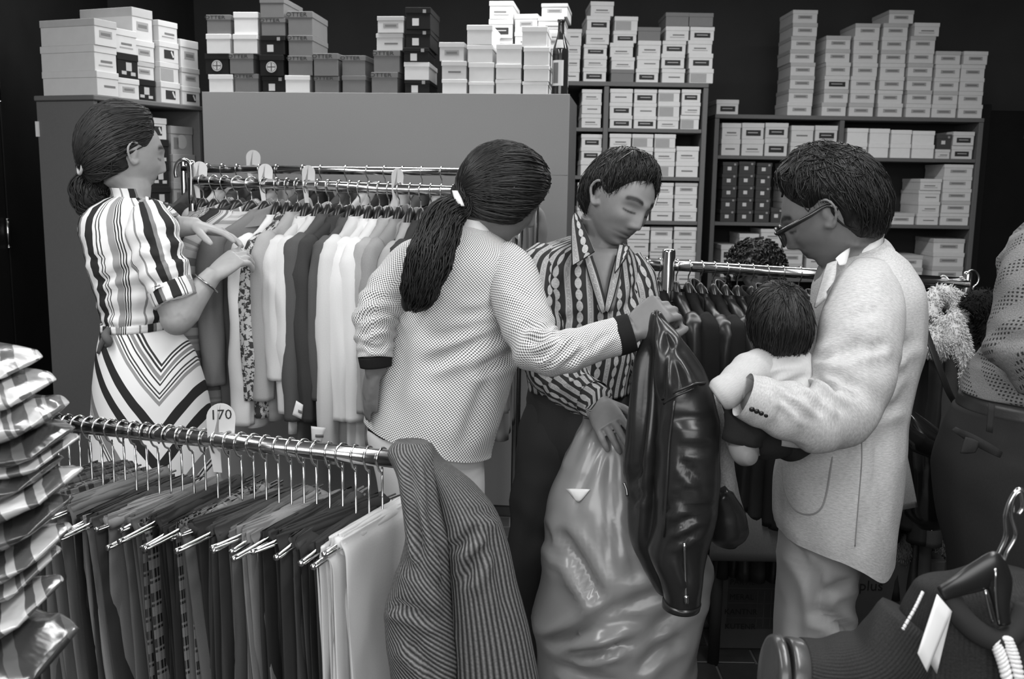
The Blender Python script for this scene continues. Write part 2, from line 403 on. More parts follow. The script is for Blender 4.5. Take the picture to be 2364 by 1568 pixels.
def rect_mesh(w, h, mat, name):
    k = (round(w, 3), round(h, 3), mat.name, name)
    if k not in _rect:
        S = Soup(); sbox(S, -k[0] / 2, k[0] / 2, -k[1] / 2, k[1] / 2, 0, 0.0006); _rect[k] = S.mesh(name, mat, False)
    return _rect[k]
_bm = {}
def box_meshes(w, d, h, mb, ml, lidf):
    k = (round(w, 3), round(d, 2), round(h, 3), mb, ml, lidf)
    if k not in _bm:
        w, d, h = k[:3]; S = Soup(); e = 0.0025
        sbox(S, -w / 2 + e, w / 2 - e, e, d - e, 0, h - 0.003); b1 = bevel_mesh(S.mesh('box_body', BM[mb], False), 0.0012, 1)
        S = Soup(); sbox(S, -w / 2, w / 2, 0, d, h * (1 - lidf), h); l1 = bevel_mesh(S.mesh('lid', BM[ml], False), 0.0015, 1)
        _bm[k] = (b1, l1)
    return _bm[k]
def fdecal(parent, me, x, z, name, y=-0.0001, rot=0.0):
    o = obj(name, me, parent); o.location = (x, y, z); o.rotation_euler = (math.pi / 2, rot, 0); return o
NBOX = 0
def shoe_box(loc, rz, w, d, h, sty, where, group, lidf=0.3):
    """box with its end (width w) turned to local -y"""
    global NBOX; NBOX += 1
    mb, ml = STY[sty]; o = empty('shoe_box', loc, rz, f"{DESC[sty]}, {where}", 'shoe box', group)
    if sty == 'N' and random.random() < .4: ml = 'l'
    b1, l1 = box_meshes(w, d, h, mb, ml, lidf); obj('box_body', b1, o); obj('lid', l1, o)
    y = -0.0004; yb = 0.0021
    if sty == 'O':
        t = fdecal(o, OTT, -w * 0.14, h * (1 - lidf / 2), 'lettering', -0.0003); k = min(1.0, w / 0.13); t.scale = (k * .92, min(1, h * lidf / 0.03) * 0.9, 1)
    elif sty == 'L':
        fdecal(o, rect_mesh(w * .66, h * .36, INK, 'label_print'), random.uniform(-.03, .03) * w, h * .38, 'label_print', yb)
        fdecal(o, rect_mesh(w * .45, h * .05, BM['l'], 'label_line'), 0, h * .40, 'label_line', yb - .0008)
    elif sty == 'K':
        fdecal(o, rect_mesh(.028, .030, BM['w'], 'sticker'), -w * .1, h * .33, 'sticker', yb); fdecal(o, rect_mesh(.014, .014, BM['G'], 'mark'), w * .25, h * .82, 'mark', y)
    elif sty == 'R':
        fdecal(o, EMB, 0.0, h * .42, 'round_emblem', y - 0.0006)
    elif sty == 'B':
        fdecal(o, rect_mesh(w * .26, h * .34, BM['l'], 'block_print'), w * .05, h * .48, 'block_print', yb); fdecal(o, rect_mesh(w * .22, h * .14, BM['l'], 'block_print'), -w * .18, h * .22, 'block_print', yb); fdecal(o, rect_mesh(w * .22, h * .14, BM['l'], 'block_print'), w * .24, h * .20, 'block_print', yb)
    elif sty == 'H':
        fdecal(o, rect_mesh(w * .5, h * .42, INK, 'picture_print'), 0, h * .40, 'picture_print', yb); fdecal(o, rect_mesh(w * .07, h * .32, BM['w'], 'picture_line'), w * .16, h * .42, 'picture_line', yb - .0006, -.5)
    elif sty == 'P':
        fdecal(o, rect_mesh(w * .66, h * .62, BM['G'], 'grey_print'), -w * .12, h * .36, 'grey_print', yb)
    elif sty == 'D':
        fdecal(o, rect_mesh(.024, .022, BM['w'], 'pale_spot'), -w * .05, h * .45, 'pale_spot', yb); fdecal(o, rect_mesh(.012, .012, BM['G'], 'mark'), w * .3, h * .8, 'mark', y)
    elif sty == 'N':
        fdecal(o, rect_mesh(w * .56, h * .27, BM['G'], 'name_panel'), 0, h * .45, 'name_panel', yb); fdecal(o, rect_mesh(w * .42, h * .10, INKG, 'name_print'), 0, h * .45, 'name_print', yb - .0006)
    elif sty == 'T':
        k = random.random()
        fdecal(o, rect_mesh(w * .5, h * .09, INKG, 'faint_print'), random.uniform(-.05, .08) * w, h * .40, 'faint_print', yb)
        if k < .6: fdecal(o, rect_mesh(w * .62, h * .05, BM['G'], 'faint_print'), 0, h * .24, 'faint_print', yb)
    elif sty == 'C':
        c = fdecal(o, disc_mesh('circle_print', min(w, h) * .26, BM['l']), 0, h * .45, 'circle_print', yb)
        fdecal(o, rect_mesh(w * .2, h * .4, INKG, 'picture_print'), -w * .26, h * .4, 'picture_print', yb)
    return o
ORD = ['top', 'second', 'third', 'fourth', 'fifth', 'sixth', 'seventh', 'eighth', 'ninth']
def ordn(i, n): return 'alone' if n == 1 else ('topmost' if i == 0 else ('bottom' if i == n - 1 else ORD[i] + ' down'))
def stack(where, group, xl, xr, ys, styles, Y, zb, yaw=0.0, frame=None, jit=0.004, depth=0.28, yawj=0.02, lidf=0.3, xs=None):
    """vertical pile; ys pixel edges from top to bottom; frame=(origin,yaw) of a turned cabinet front"""
    n = len(styles); ybm = ys[-1]
    pb0, pb1 = P(xl, ybm, Y), P(xr, ybm, Y); cx = (pb0[0] + pb1[0]) / 2; w = pb1[0] - pb0[0]
    zz = [P((xl + xr) / 2, y, Y)[2] for y in ys]; k = (zz[0] - zb) / (zz[0] - zz[-1]); hs = [(zz[i] - zz[i + 1]) * k for i in range(n)]
    z = zb + 0.0005
    for i in range(n - 1, -1, -1):
        ox = random.uniform(-jit, jit) + (xs[i] * Y / F_ if xs else 0); h = hs[i] - 0.0004
        shoe_box((cx + ox, Y + random.uniform(0, 0.012), z), yaw + random.uniform(-yawj, yawj), w, depth, h, styles[i], f"{ordn(i, n)} in {where}", group, lidf)
        z += hs[i]
# --- on top of the left cabinet (local frame: x along front, y into depth)
def lfront(k0, sizes, styles, where, dy=0.0, zb=None, w=0.122, group='shoe boxes on the left cabinet', dep=0.285):
    z = (LZ if zb is None else zb) + 0.0005; n = len(styles)
    for i in range(n - 1, -1, -1):
        h = sizes[i]; p = np.array([LA[0], LA[1]]) + np.array([math.cos(lyaw), math.sin(lyaw)]) * (k0 + w / 2) + np.array([-math.sin(lyaw), math.cos(lyaw)]) * (dy + random.uniform(0, .008))
        shoe_box((p[0], p[1], z), lyaw + random.uniform(-.02, .02), w - .002, dep, h - .0004, styles[i], f"{ordn(i, n)} in {where}", group, .28); z += h
lfront(-.01, [.099, .098, .093], 'NTT', 'nearest pile on left cabinet', -.01)
lfront(.115, [.094, .098, .080], 'TBN', 'second pile on left cabinet')
lfront(.240, [.128, .085, .072, .088], 'NNNB', 'third pile on left cabinet', .02)
lfront(.366, [.085, .085, .082, .088], 'THPH', 'fourth pile on left cabinet', .0)
lfront(.492, [.118, .080, .080], 'NNH', 'farthest pile on left cabinet', -.01)
zc = LSH[0]
g_ = 'shoe boxes inside the left cabinet'
lfront(.015, [.105, .10, .10, .10], 'WTTT', 'first pile inside left cabinet', .02, zc, .125, g_, .255)
lfront(.15, [.10, .10, .10, .10], 'WTTT', 'second pile inside left cabinet', .02, zc, .125, g_, .255)
lfront(.30, [.09, .105, .095, .095], 'HBBB', 'third pile inside left cabinet', .02, zc, .125, g_, .255)
lfront(.445, [.122, .12, .115], 'CCC', 'fourth pile inside left cabinet', .02, zc, .15, g_, .255)
# --- on top of the big cabinet: front row
def cY(px): t = (px - 466) / (1315 - 466); return lerp(4.44, 4.262, t)
def cst(xl, xr, ys, sty, nm, yaw=0.0, xs=None, back=0.02, jit=.003, yj=.02):
    stack(nm, 'shoe boxes on the big grey cabinet', xl, xr, ys, sty, cY((xl + xr) / 2) + back, CZ, cyaw + yaw, depth=.26, xs=xs, jit=jit, yawj=yj, lidf=.27)
CN = 'pile %s on big cabinet'
NAMES = ['one', 'two', 'three', 'four', 'five', 'six', 'seven', 'eight', 'nine', 'ten', 'eleven', 'twelve', 'thirteen', 'fourteen', 'fifteen', 'sixteen']
cst(477, 536, [33, 78, 123, 171, 212], 'OWRW', CN % 'one from left', xs=[0, -1, -4, 2])
cst(538, 596, [27, 78, 123, 169, 212], 'WWOO', CN % 'two from left', xs=[4, 3, -8, 0], yaw=.02)
cst(603, 661, [-6, 40, 81, 125, 174, 212], 'GOKRK', CN % 'three from left', xs=[-1, 0, 0, -6, 0])
cst(663, 722, [25, 80, 127, 172, 212], 'OOOW', CN % 'four from left', xs=[1, 3, 0, -5], yaw=.05)
cst(724, 783, [123, 174, 212], 'OO', CN % 'five from left')
cst(786, 843, [127, 172, 212], 'OG', CN % 'six from left', xs=[0, 0], yaw=-.03)
cst(859, 922, [37, 75, 114, 164, 212], 'NTOO', CN % 'seven from left', xs=[12, 8, 3, -3])
cst(933, 992, [16, 66, 108, 140, 181, 212], 'KKKWK', CN % 'eight from left', xs=[2, 2, -2, 0, 0], yaw=.06)
cst(1017, 1076, [97, 140, 181, 214], 'NTW', CN % 'nine from left', xs=[-4, 0, 2])
cst(1080, 1140, [57, 102, 142, 186, 214], 'WWWW', CN % 'ten from left', xs=[-4, -3, 1, 2])
cst(1143, 1203, [101, 146, 181, 214], 'WWW', CN % 'eleven from left')
cst(1206, 1266, [60, 107, 148, 185, 214], 'WWWW', CN % 'twelve from left', xs=[-3, 1, 0, 0])
# back row on the big cabinet
cst(1126, 1182, [2, 41, 82, 125, 168, 214], 'TLTTT', 'back pile with white top, big cabinet', back=.31)
cst(1184, 1238, [32, 70, 105, 140, 176, 214], 'NTTTT', 'low back pile, big cabinet', back=.31, yaw=-.08)
cst(1243, 1304, [7, 36, 70, 105, 140, 176, 214], 'NTNTTT', 'back pile beside the bottle, big cabinet', back=.31, xs=[3, -4, -2, 0, 0, 0])
# --- middle shelf unit
def mst(xl, xr, ys, sty, nm, zb, xs=None, yj=.03):
    stack(nm + ' on middle shelves', 'shoe boxes on the middle shelf unit', xl, xr, ys, sty, MY + .012, zb, 0, depth=.3, xs=xs, jit=.006 if zb > MSH[0] + .05 else .0015, yawj=yj if zb > MSH[0] + .05 else .006)
mst(1303, 1340, [66, 97, 128, 160, 190], 'TTTT', 'top pile left of all', MZT)
mst(1348, 1402, [3, 37, 70, 103, 130, 158, 190], 'TLTLTL', 'top pile under highest box', MZT, xs=[10, 3, 3, 0, 0, -3])
mst(1410, 1464, [37, 71, 99, 132, 161, 190], 'PLTTG', 'second top pile', MZT, xs=[4, 4, -2, 0, 2])
mst(1468, 1521, [62, 93, 129, 158, 190], 'GTTL', 'third top pile', MZT, xs=[1, 2, 0, 0])
mst(1526, 1580, [28, 60, 93, 123, 157, 190], 'GTLLT', 'fourth top pile', MZT, xs=[4, 6, 3, 0, 0])
mst(1587, 1643, [30, 61, 92, 122, 157, 190], 'GLTLP', 'fifth top pile', MZT, xs=[-3, 2, 0, 2, 3], yj=.02)
n1 = 'first shelf pile '
mst(1342, 1388, [206, 236, 264, 297], 'TTT', n1 + 'one', MSH[0]); mst(1406, 1459, [205, 237, 267, 297], 'TLL', n1 + 'two', MSH[0]); mst(1462, 1515, [205, 238, 268, 297], 'LTL', n1 + 'three', MSH[0])
mst(1518, 1568, [206, 235, 270, 297], 'PPT', n1 + 'four', MSH[0]); mst(1571, 1615, [206, 236, 265, 297], 'LTP', n1 + 'five', MSH[0])
n1 = 'second shelf pile '
mst(1340, 1388, [310, 341, 372, 408], 'LLT', n1 + 'one', MSH[1]); mst(1405, 1455, [309, 341, 374, 408], 'TTT', n1 + 'two', MSH[1]); mst(1457, 1506, [310, 340, 373, 408], 'PTT', n1 + 'three', MSH[1])
mst(1508, 1557, [310, 342, 373, 408], 'PTP', n1 + 'four', MSH[1]); mst(1560, 1612, [338, 373, 408], 'TT', n1 + 'five', MSH[1])
for k, (zi, ys, nm) in enumerate(((2, [422, 450, 480, 510], 'third'), (3, [524, 553, 582, 612], 'fourth'), (4, [627, 656, 685, 715], 'fifth'))):
    for j, (a, c) in enumerate(((1332, 1379), (1400, 1446), (1449, 1499), (1502, 1553), (1556, 1608))):
        if j == 0 and k == 2: continue
        mst(a - k * 2, c - k * 2, ys, ['NTT', 'TNT', 'TTN', 'TTT', 'NTT'][(j + k) % 5], f'{nm} shelf pile {NAMES[j]}', MSH[zi], yj=.01)
# --- right shelf unit
def rst(xl, xr, ys, sty, nm, zb, xs=None, yj=.015, dep=.3):
    stack(nm + ' on right shelves', 'shoe boxes on the right shelf unit', xl, xr, ys, sty, RY + .012, zb, 0, depth=dep, xs=xs, jit=.005 if zb > RSH[0] + .05 else .0015, yawj=yj if zb > RSH[0] + .05 else .005)
def ev(a, b_, n): return [a + (b_ - a) * i / n for i in range(n + 1)]
rst(1818, 1875, ev(22, 266, 8), 'NNNNNNNN', 'tallest top pile', RZT)
rst(1898, 1955, ev(82, 266, 6), 'NNNLNN', 'second top pile', RZT)
rst(1961, 2018, ev(53, 269, 7), 'NNNNNNN', 'third top pile', RZT)
rst(2025, 2082, ev(22, 270, 8), 'NNNNNNNN', 'fourth top pile', RZT, xs=[10, 0, 0, 0, 0, 0, 0, 0])
rst(2089, 2147, ev(52, 272, 7), 'TNNNNNN', 'fifth top pile', RZT, xs=[5, 2, 0, 0, 0, 0, 0])
rst(2151, 2208, ev(118, 273, 5), 'NNNNN', 'sixth top pile', RZT)
rst(2212, 2268, ev(118, 274, 5), 'NNNNN', 'last top pile', RZT)
rst(1652, 1704, [230, 262], 'L', 'top end box', RZT)
z1 = RSH[0]; n1 = 'first shelf pile '
for j, (a, c, ys, st) in enumerate(((1664, 1708, [284, 318, 352], 'TT'), (1711, 1762, [284, 318, 353], 'LT'), (1765, 1818, [284, 316, 355], 'LL'), (1824, 1876, [290, 326, 357], 'TT'), (1880, 1932, [290, 325, 358], 'LT'),
        (1953, 2002, [296, 328, 362], 'WW'), (2005, 2051, [297, 331, 363], 'WW'), (2054, 2101, [300, 332, 364], 'WW'), (2104, 2156, [302, 334, 365], 'WW'), (2160, 2194, [310, 345, 367], 'DT'), (2197, 2246, [304, 336, 367], 'LL'))):
    rst(a, c, ys, st, n1 + NAMES[j], z1)
z2 = RSH[1]; n1 = 'second shelf pile '
for j, (a, c, t, n, st) in enumerate(((1662, 1697, 374, 5, 'D'), (1700, 1737, 373, 5, 'D'), (1741, 1776, 376, 5, 'D'), (1779, 1806, 480, 1, 'D'), (1810, 1852, 376, 5, 'L'), (1990, 2035, 428, 3, 'T'), (2050, 2112, 492, 1, 'N'), (2116, 2166, 413, 4, 'T'), (2170, 2236, 380, 5, 'N'))):
    rst(a, c, ev(t, 517 + (j > 5) * 8, n), st * n, n1 + NAMES[j], z2)
z3 = RSH[2]; n1 = 'third shelf pile '
for j, (a, c, t, n, st) in enumerate(((1662, 1700, 566, 2, 'L'), (1703, 1748, 540, 3, 'T'), (1751, 1800, 529, 4, 'T'), (1803, 1852, 545, 3, 'N'), (1860, 1912, 560, 3, 'T'), (2060, 2128, 590, 2, 'N'), (2150, 2222, 552, 3, 'N'))):
    rst(a, c, ev(t, 645 + (j > 4) * 8, n), st * n, n1 + NAMES[j], z3)
# --- dark bottle on the big cabinet
bp = P(1292, 214, cY(1292) + .10)
bt = empty('bottle', (bp[0], bp[1], CZ), 0, 'dark glass bottle with pale label beside the white boxes', 'bottle')
GL = plain('dark_bottle_glass', 0.02, 0.1, 0.6); hb = .315; prof = [(0, .030), (.004, .034), (.03, .0345), (.17, .034), (.20, .031), (.235, .020), (.26, .0145), (.30, .013), (.302, .0155), (hb, .0155), (hb, .0)]
S = Soup(); v, f, u = loft([(np.array([0, 0, z]), np.array([max(r, .0005), 0, 0]), np.array([0, max(r, .0005), 0])) for z, r in prof], 28, 3); S.add(v, f, u); obj('glass_body', S.mesh('glass_body', GL), bt)
def wrap(r, z0, z1, a0, a1, name, mat):
    V, Fc, U = grid(lambda U_, V_: np.stack([r * np.cos(a0 + (a1 - a0) * U_), r * np.sin(a0 + (a1 - a0) * U_), z0 + (z1 - z0) * V_], -1), 12, 4); S = Soup(); S.add(V, Fc, U); return obj(name, S.mesh(name, mat), bt)
wrap(.0352, .04, .145, -2.75, -1.2, 'label', PAPER); wrap(.0356, .05, .135, -2.55, -1.85, 'label_print', INKG)
V, Fc, U = grid(lambda U_, V_: np.stack([(.0335 - .011 * V_) * np.cos(-2.3 + 1.1 * U_), (.0335 - .011 * V_) * np.sin(-2.3 + 1.1 * U_), .195 + .035 * V_], -1), 10, 5); S = Soup(); S.add(V, Fc, U); obj('neck_label', S.mesh('neck_label', plain('grey_paper', .4)), bt)
# ================================================================== people: tools
def ring(xl, yl, xr, yr, d, th, dd=0.0, shift=0.0):
    """elliptic cross-section whose left and right silhouette points are given"""
    a0, a1 = P(xl, yl, d - dd), P(xr, yr, d + dd); a = (a1 - a0) / 2
    b = nrm(np.cross((0, 0, 1), a)) * th
    return ((a0 + a1) / 2 + np.array([0, shift, 0]), a, b)
def ridge(n): return 1 - np.abs(n) * 2
def fold_noise(A, sx, sy, sz, seed=0, ridged=True, grow=None):
    def f(TH, T, V):
        n = vnoise(V * np.array([sx, sy, sz]), seed) + 0.4 * vnoise(V * np.array([sx, sy, sz]) * 2.1, seed + 1)
        r = (np.sign(ridge(n)) * np.abs(ridge(n)) ** 1.5 if ridged else n) * A
        return r * grow(T) if grow else r
    return f
def crumple(te, wd, A, k, seed=0, base=0.003):
    def f(TH, T, V):
        n = vnoise(V * 14, seed)
        return A * np.exp(-((T - te) / wd) ** 2) * np.sin(T * k + 1.2 * np.cos(TH + seed) + 2.5 * n) + base * ridge(vnoise(V * np.array([22, 22, 10]), seed + 3))
    return f
def proj(q):
    v = np.asarray(q) - CAMPOS; z = v @ _f; return (W_ / 2 + F_ * (v @ CR) / z, H_ / 2 - F_ * (v @ CU) / z)
def crease(segs, yc, A=.010, W=14):
    """hand-placed folds: each seg x0,y0,x1,y1[,amp[,width]] dents the near side of a garment and lifts its lower flank"""
    def f(TH, T, V):
        X, Y = proj(V); near = sstep(yc + .03, yc - .03, V[..., 1]); out = np.zeros(X.shape)
        for s in segs:
            x0, y0, x1, y1 = s[:4]; a = s[4] if len(s) > 4 else A; w = s[5] if len(s) > 5 else W
            L = math.hypot(x1 - x0, y1 - y0); tx, ty = (x1 - x0) / L, (y1 - y0) / L
            u = ((X - x0) * tx + (Y - y0) * ty) / L; dn = -(X - x0) * ty + (Y - y0) * tx; dn = dn + 10 * np.sin(u * 2.6 + x0)
            e = sstep(-.12, .12, u) * (1 - sstep(.85, 1.15, u)); out += e * a * (-np.exp(-(dn / w) ** 2) + .75 * np.exp(-((dn - 1.7 * w) / (1.2 * w)) ** 2) + .35 * np.exp(-((dn + 1.7 * w) / (1.2 * w)) ** 2))
        return out * near
    return f
from mathutils.bvhtree import BVHTree
class Hit:
    """finds where the line of sight through a pixel meets a surface already built"""
    def __init__(s, *geos):
        s.t = [BVHTree.FromPolygons([tuple(v) for v in g[0]], [tuple(q) for q in g[1]]) for g in geos]
    def __call__(s, px, py, off=.001):
        d = Vector(P(px, py, 1.0) - CAMPOS).normalized(); best = None
        for t in s.t:
            h = t.ray_cast(Vector(CAMPOS), d)
            if h[0] is not None and (best is None or h[3] < best): best = h[3]
        if best is None: return None
        return np.array(Vector(CAMPOS) + d * (best - off))
def cut(geo, poly, yc):
    """open a garment: drop near-side faces whose centre lies inside a pixel polygon"""
    V, F, U = geo; X, Y = proj(V); keepF, keepU = [], []
    for q, u in zip(F, U):
        cx, cy = X[list(q)].mean(), Y[list(q)].mean(); ins = False; n = len(poly)
        if V[list(q), 1].mean() < yc:
            for i in range(n):
                (x0, y0), (x1, y1) = poly[i], poly[(i + 1) % n]
                if (y0 > cy) != (y1 > cy) and cx < (x1 - x0) * (cy - y0) / (y1 - y0) + x0: ins = not ins
        if not ins: keepF.append(q); keepU.append(u)
    return V, keepF, keepU
def arc_band(rings, a0, a1, n=40, thick=.003):
    """part of a ring-shaped band (collar): rings bottom to top, from angle a0 to a1"""
    R = np.array([np.concatenate(r) for r in rings])
    def fn(u, v):
        k = v * (len(R) - 1); i = np.clip(np.floor(k).astype(int), 0, len(R) - 2); t = (k - i)[..., None]; Q = R[i] * (1 - t) + R[i + 1] * t; th = a0 + (a1 - a0) * u
        return Q[..., 0:3] + Q[..., 3:6] * np.cos(th)[..., None] + Q[..., 6:9] * np.sin(th)[..., None]
    return grid(fn, n, 3 * len(R) - 2, thick)
def addf(*fs): return lambda TH, T, V: sum(f(TH, T, V) for f in fs)
def skin_mat(name, val):
    b = NB(name, 0.48, 0.35, 0, val); at = b.t.nodes.new('ShaderNodeAttribute'); at.attribute_name = 'tint'; b.ob()
    nz = b.noise(b.obv, 60, 3); b.col(b.math('MULTIPLY', b.math('MULTIPLY', at.outputs['Fac'], val), b.math('ADD', .9, b.math('MULTIPLY', nz, .2)))); b.bump(b.noise(b.obv, 700, 2), .12, .001)
    return b.m
def frame_of(fwd, uph):
    f = nrm(fwd); u = np.asarray(uph, float); u = nrm(u - f * np.dot(u, f)); r = np.cross(f, u); return np.stack([r, f, u], 1)
def head_base(D):
    """skull surface point for unit directions D[...,3] in head space (x right, y forward, z up)"""
    dx, dy, dz = D[..., 0], D[..., 1], D[..., 2]
    low = np.clip(-dz, 0, 1)
    x = .0745 * dx * (1 - .30 * low ** 1.6); y = np.where(dy > 0, .096, .101) * dy; z = np.where(dz > 0, .112, .116) * dz
    back = np.clip(-dy, 0, 1); y = y + .045 * back * np.clip(low - .25, 0, 1)
    y = y - .010 * np.clip(dy, 0, 1) * sstep(.35, .9, np.clip(dz, 0, 1)); y = y + .012 * sstep(.5, 1, low) * np.clip(dy + .6, 0, 1)
    return np.stack([x, y, z], -1)
def face_relief(X, Z, fr, nose=1.0, lips=1.0):
    g = lambda a, s: np.exp(-(a / s) ** 2); ax = np.abs(X)
    h = .0065 * g(Z - .021, .011) * g(X, .05)
    h = h - .014 * g(ax - .031, .017) * g(Z + .001, .013) + .0085 * g(ax - .031, .012) * g(Z + .003, .008)
    nh = np.interp(Z, [-.056, -.049, -.044, -.038, -.02, 0.0, .014, .03], [0, .002, .015, .0245, .017, .010, .005, 0]); w = np.interp(Z, [-.05, -.036, -.01, .02], [.015, .0145, .010, .009])
    h = h + nose * nh * g(X, w) + nose * .007 * g(ax - .0135, .006) * g(Z + .041, .007)
    h = h + lips * (.006 * g(Z + .061, .006) * g(X, .022) + .007 * g(Z + .0735, .006) * g(X, .019) - .0045 * g(Z + .067, .0025) * g(X, .024))
    h = h - .004 * g(Z + .084, .006) * g(X, .02) + .009 * g(Z + .101, .012) * g(X, .022) + .005 * g(ax - .046, .016) * g(Z + .030, .016) - .004 * g(ax - .048, .012) * g(Z + .062, .018)
    return h * fr
def head_geo(C, R, s, nose=1.0, lips=1.0):
    nu, nv = 110, 84; th = np.linspace(0, 2 * np.pi, nu, endpoint=False); ph = np.linspace(0.0, np.pi, nv)
    PH, TH = np.meshgrid(ph, th, indexing='ij'); D = np.stack([np.sin(PH) * np.cos(TH), np.sin(PH) * np.sin(TH), np.cos(PH)], -1)
    Q = head_base(D); fr = sstep(.15, .55, D[..., 1]); Q[..., 1] += face_relief(Q[..., 0], Q[..., 2], fr, nose, lips)
    V = (Q.reshape(-1, 3) * s) @ R.T + C
    F = [(i * nu + j, i * nu + (j + 1) % nu, (i + 1) * nu + (j + 1) % nu, (i + 1) * nu + j)[::-1] for i in range(nv - 1) for j in range(nu)]
    return V, F
def ear_geo(C, R, s, side, out=.012):
    L = []
    def W(p): return (np.array(p) * s) @ R.T + C
    x0 = side * .071
    rim = [(x0, .012, -.022), (x0 + side * .006, .000, -.030), (x0 + side * out, -.014, -.016), (x0 + side * (out + .006), -.022, .004), (x0 + side * (out + .004), -.014, .024), (x0 + side * .009, .002, .028), (x0 + side * .003, .012, .018)]
    v, f = tube([W(p) for p in rim], [.0065 * s, .0062 * s, .0045 * s, .0042 * s, .0042 * s, .0042 * s, .004 * s], 8, 4); L.append((v, f))
    Re = R @ np.array([[math.cos(side * -.35), -math.sin(side * -.35), 0], [math.sin(side * -.35), math.cos(side * -.35), 0], [0, 0, 1]])
    L.append(ellipsoid(W((x0 + side * .002, -.004, .002)), .005 * s, .014 * s, .024 * s, Re, 14, 10))
    return L
def finger(base, d0, bend, lens, curls, r0, r1):
    """d0 start direction, bend unit direction the finger closes towards"""
    pts = [base]; rad = [r0]; a = 0.0; p = np.array(base, float); d0 = nrm(d0); bend = nrm(bend - d0 * np.dot(bend, d0))
    for k, (L, c) in enumerate(zip(lens, curls)):
        a += c; d = d0 * math.cos(a) + bend * math.sin(a); t = (k + 1) / len(lens)
        pts.append(p + d * L * .5); rad.append(lerp(r0, r1, t - .2) * .97); p = p + d * L; pts.append(p.copy()); rad.append(lerp(r0, r1, t) * (1.04 if k < len(lens) - 1 else .8))
    pts.append(p + d * r1 * .55); rad.append(r1 * .3)
    return tube(pts, rad, 10, 2)
def hand(wrist, f, n, side, s=1.0, curls=((.4, .5, .3),) * 4, thumb=(.5, .75, .4), tcurl=(.15, .25), splay=.06):
    f = nrm(f); n = nrm(np.asarray(n, float) - f * np.dot(n, f)); sd = np.cross(f, n) * side; w = np.asarray(wrist, float); L = []
    rings = [(w - f * .02 * s, sd * .025 * s, n * .019 * s), (w + f * .005 * s, sd * .027 * s, n * .018 * s), (w + f * .035 * s, sd * .036 * s, n * .0175 * s), (w + f * .068 * s, sd * .040 * s, n * .0145 * s), (w + f * .092 * s, sd * .038 * s, n * .011 * s)]
    v, fc, _ = loft(rings, 20, 3); L.append((v, fc))
    for i in range(4):
        b_ = w + f * (.086 - .004 * abs(i - 1.2)) * s + sd * (.0305 - .0203 * i) * s; ln = np.array([.43, .32, .25]) * (.072, .080, .075, .060)[i] * s
        L.append(finger(b_, f + sd * splay * (1.5 - i), n, ln, curls[i], .0092 * s, .0072 * s))
    L.append(finger(w + f * .022 * s + sd * .022 * s + n * .004 * s, f * thumb[0] + sd * thumb[1] + n * thumb[2], nrm(f + n * .4), [.040 * s, .034 * s, .027 * s], (0, tcurl[0], tcurl[1]), .0125 * s, .0085 * s))
    return L
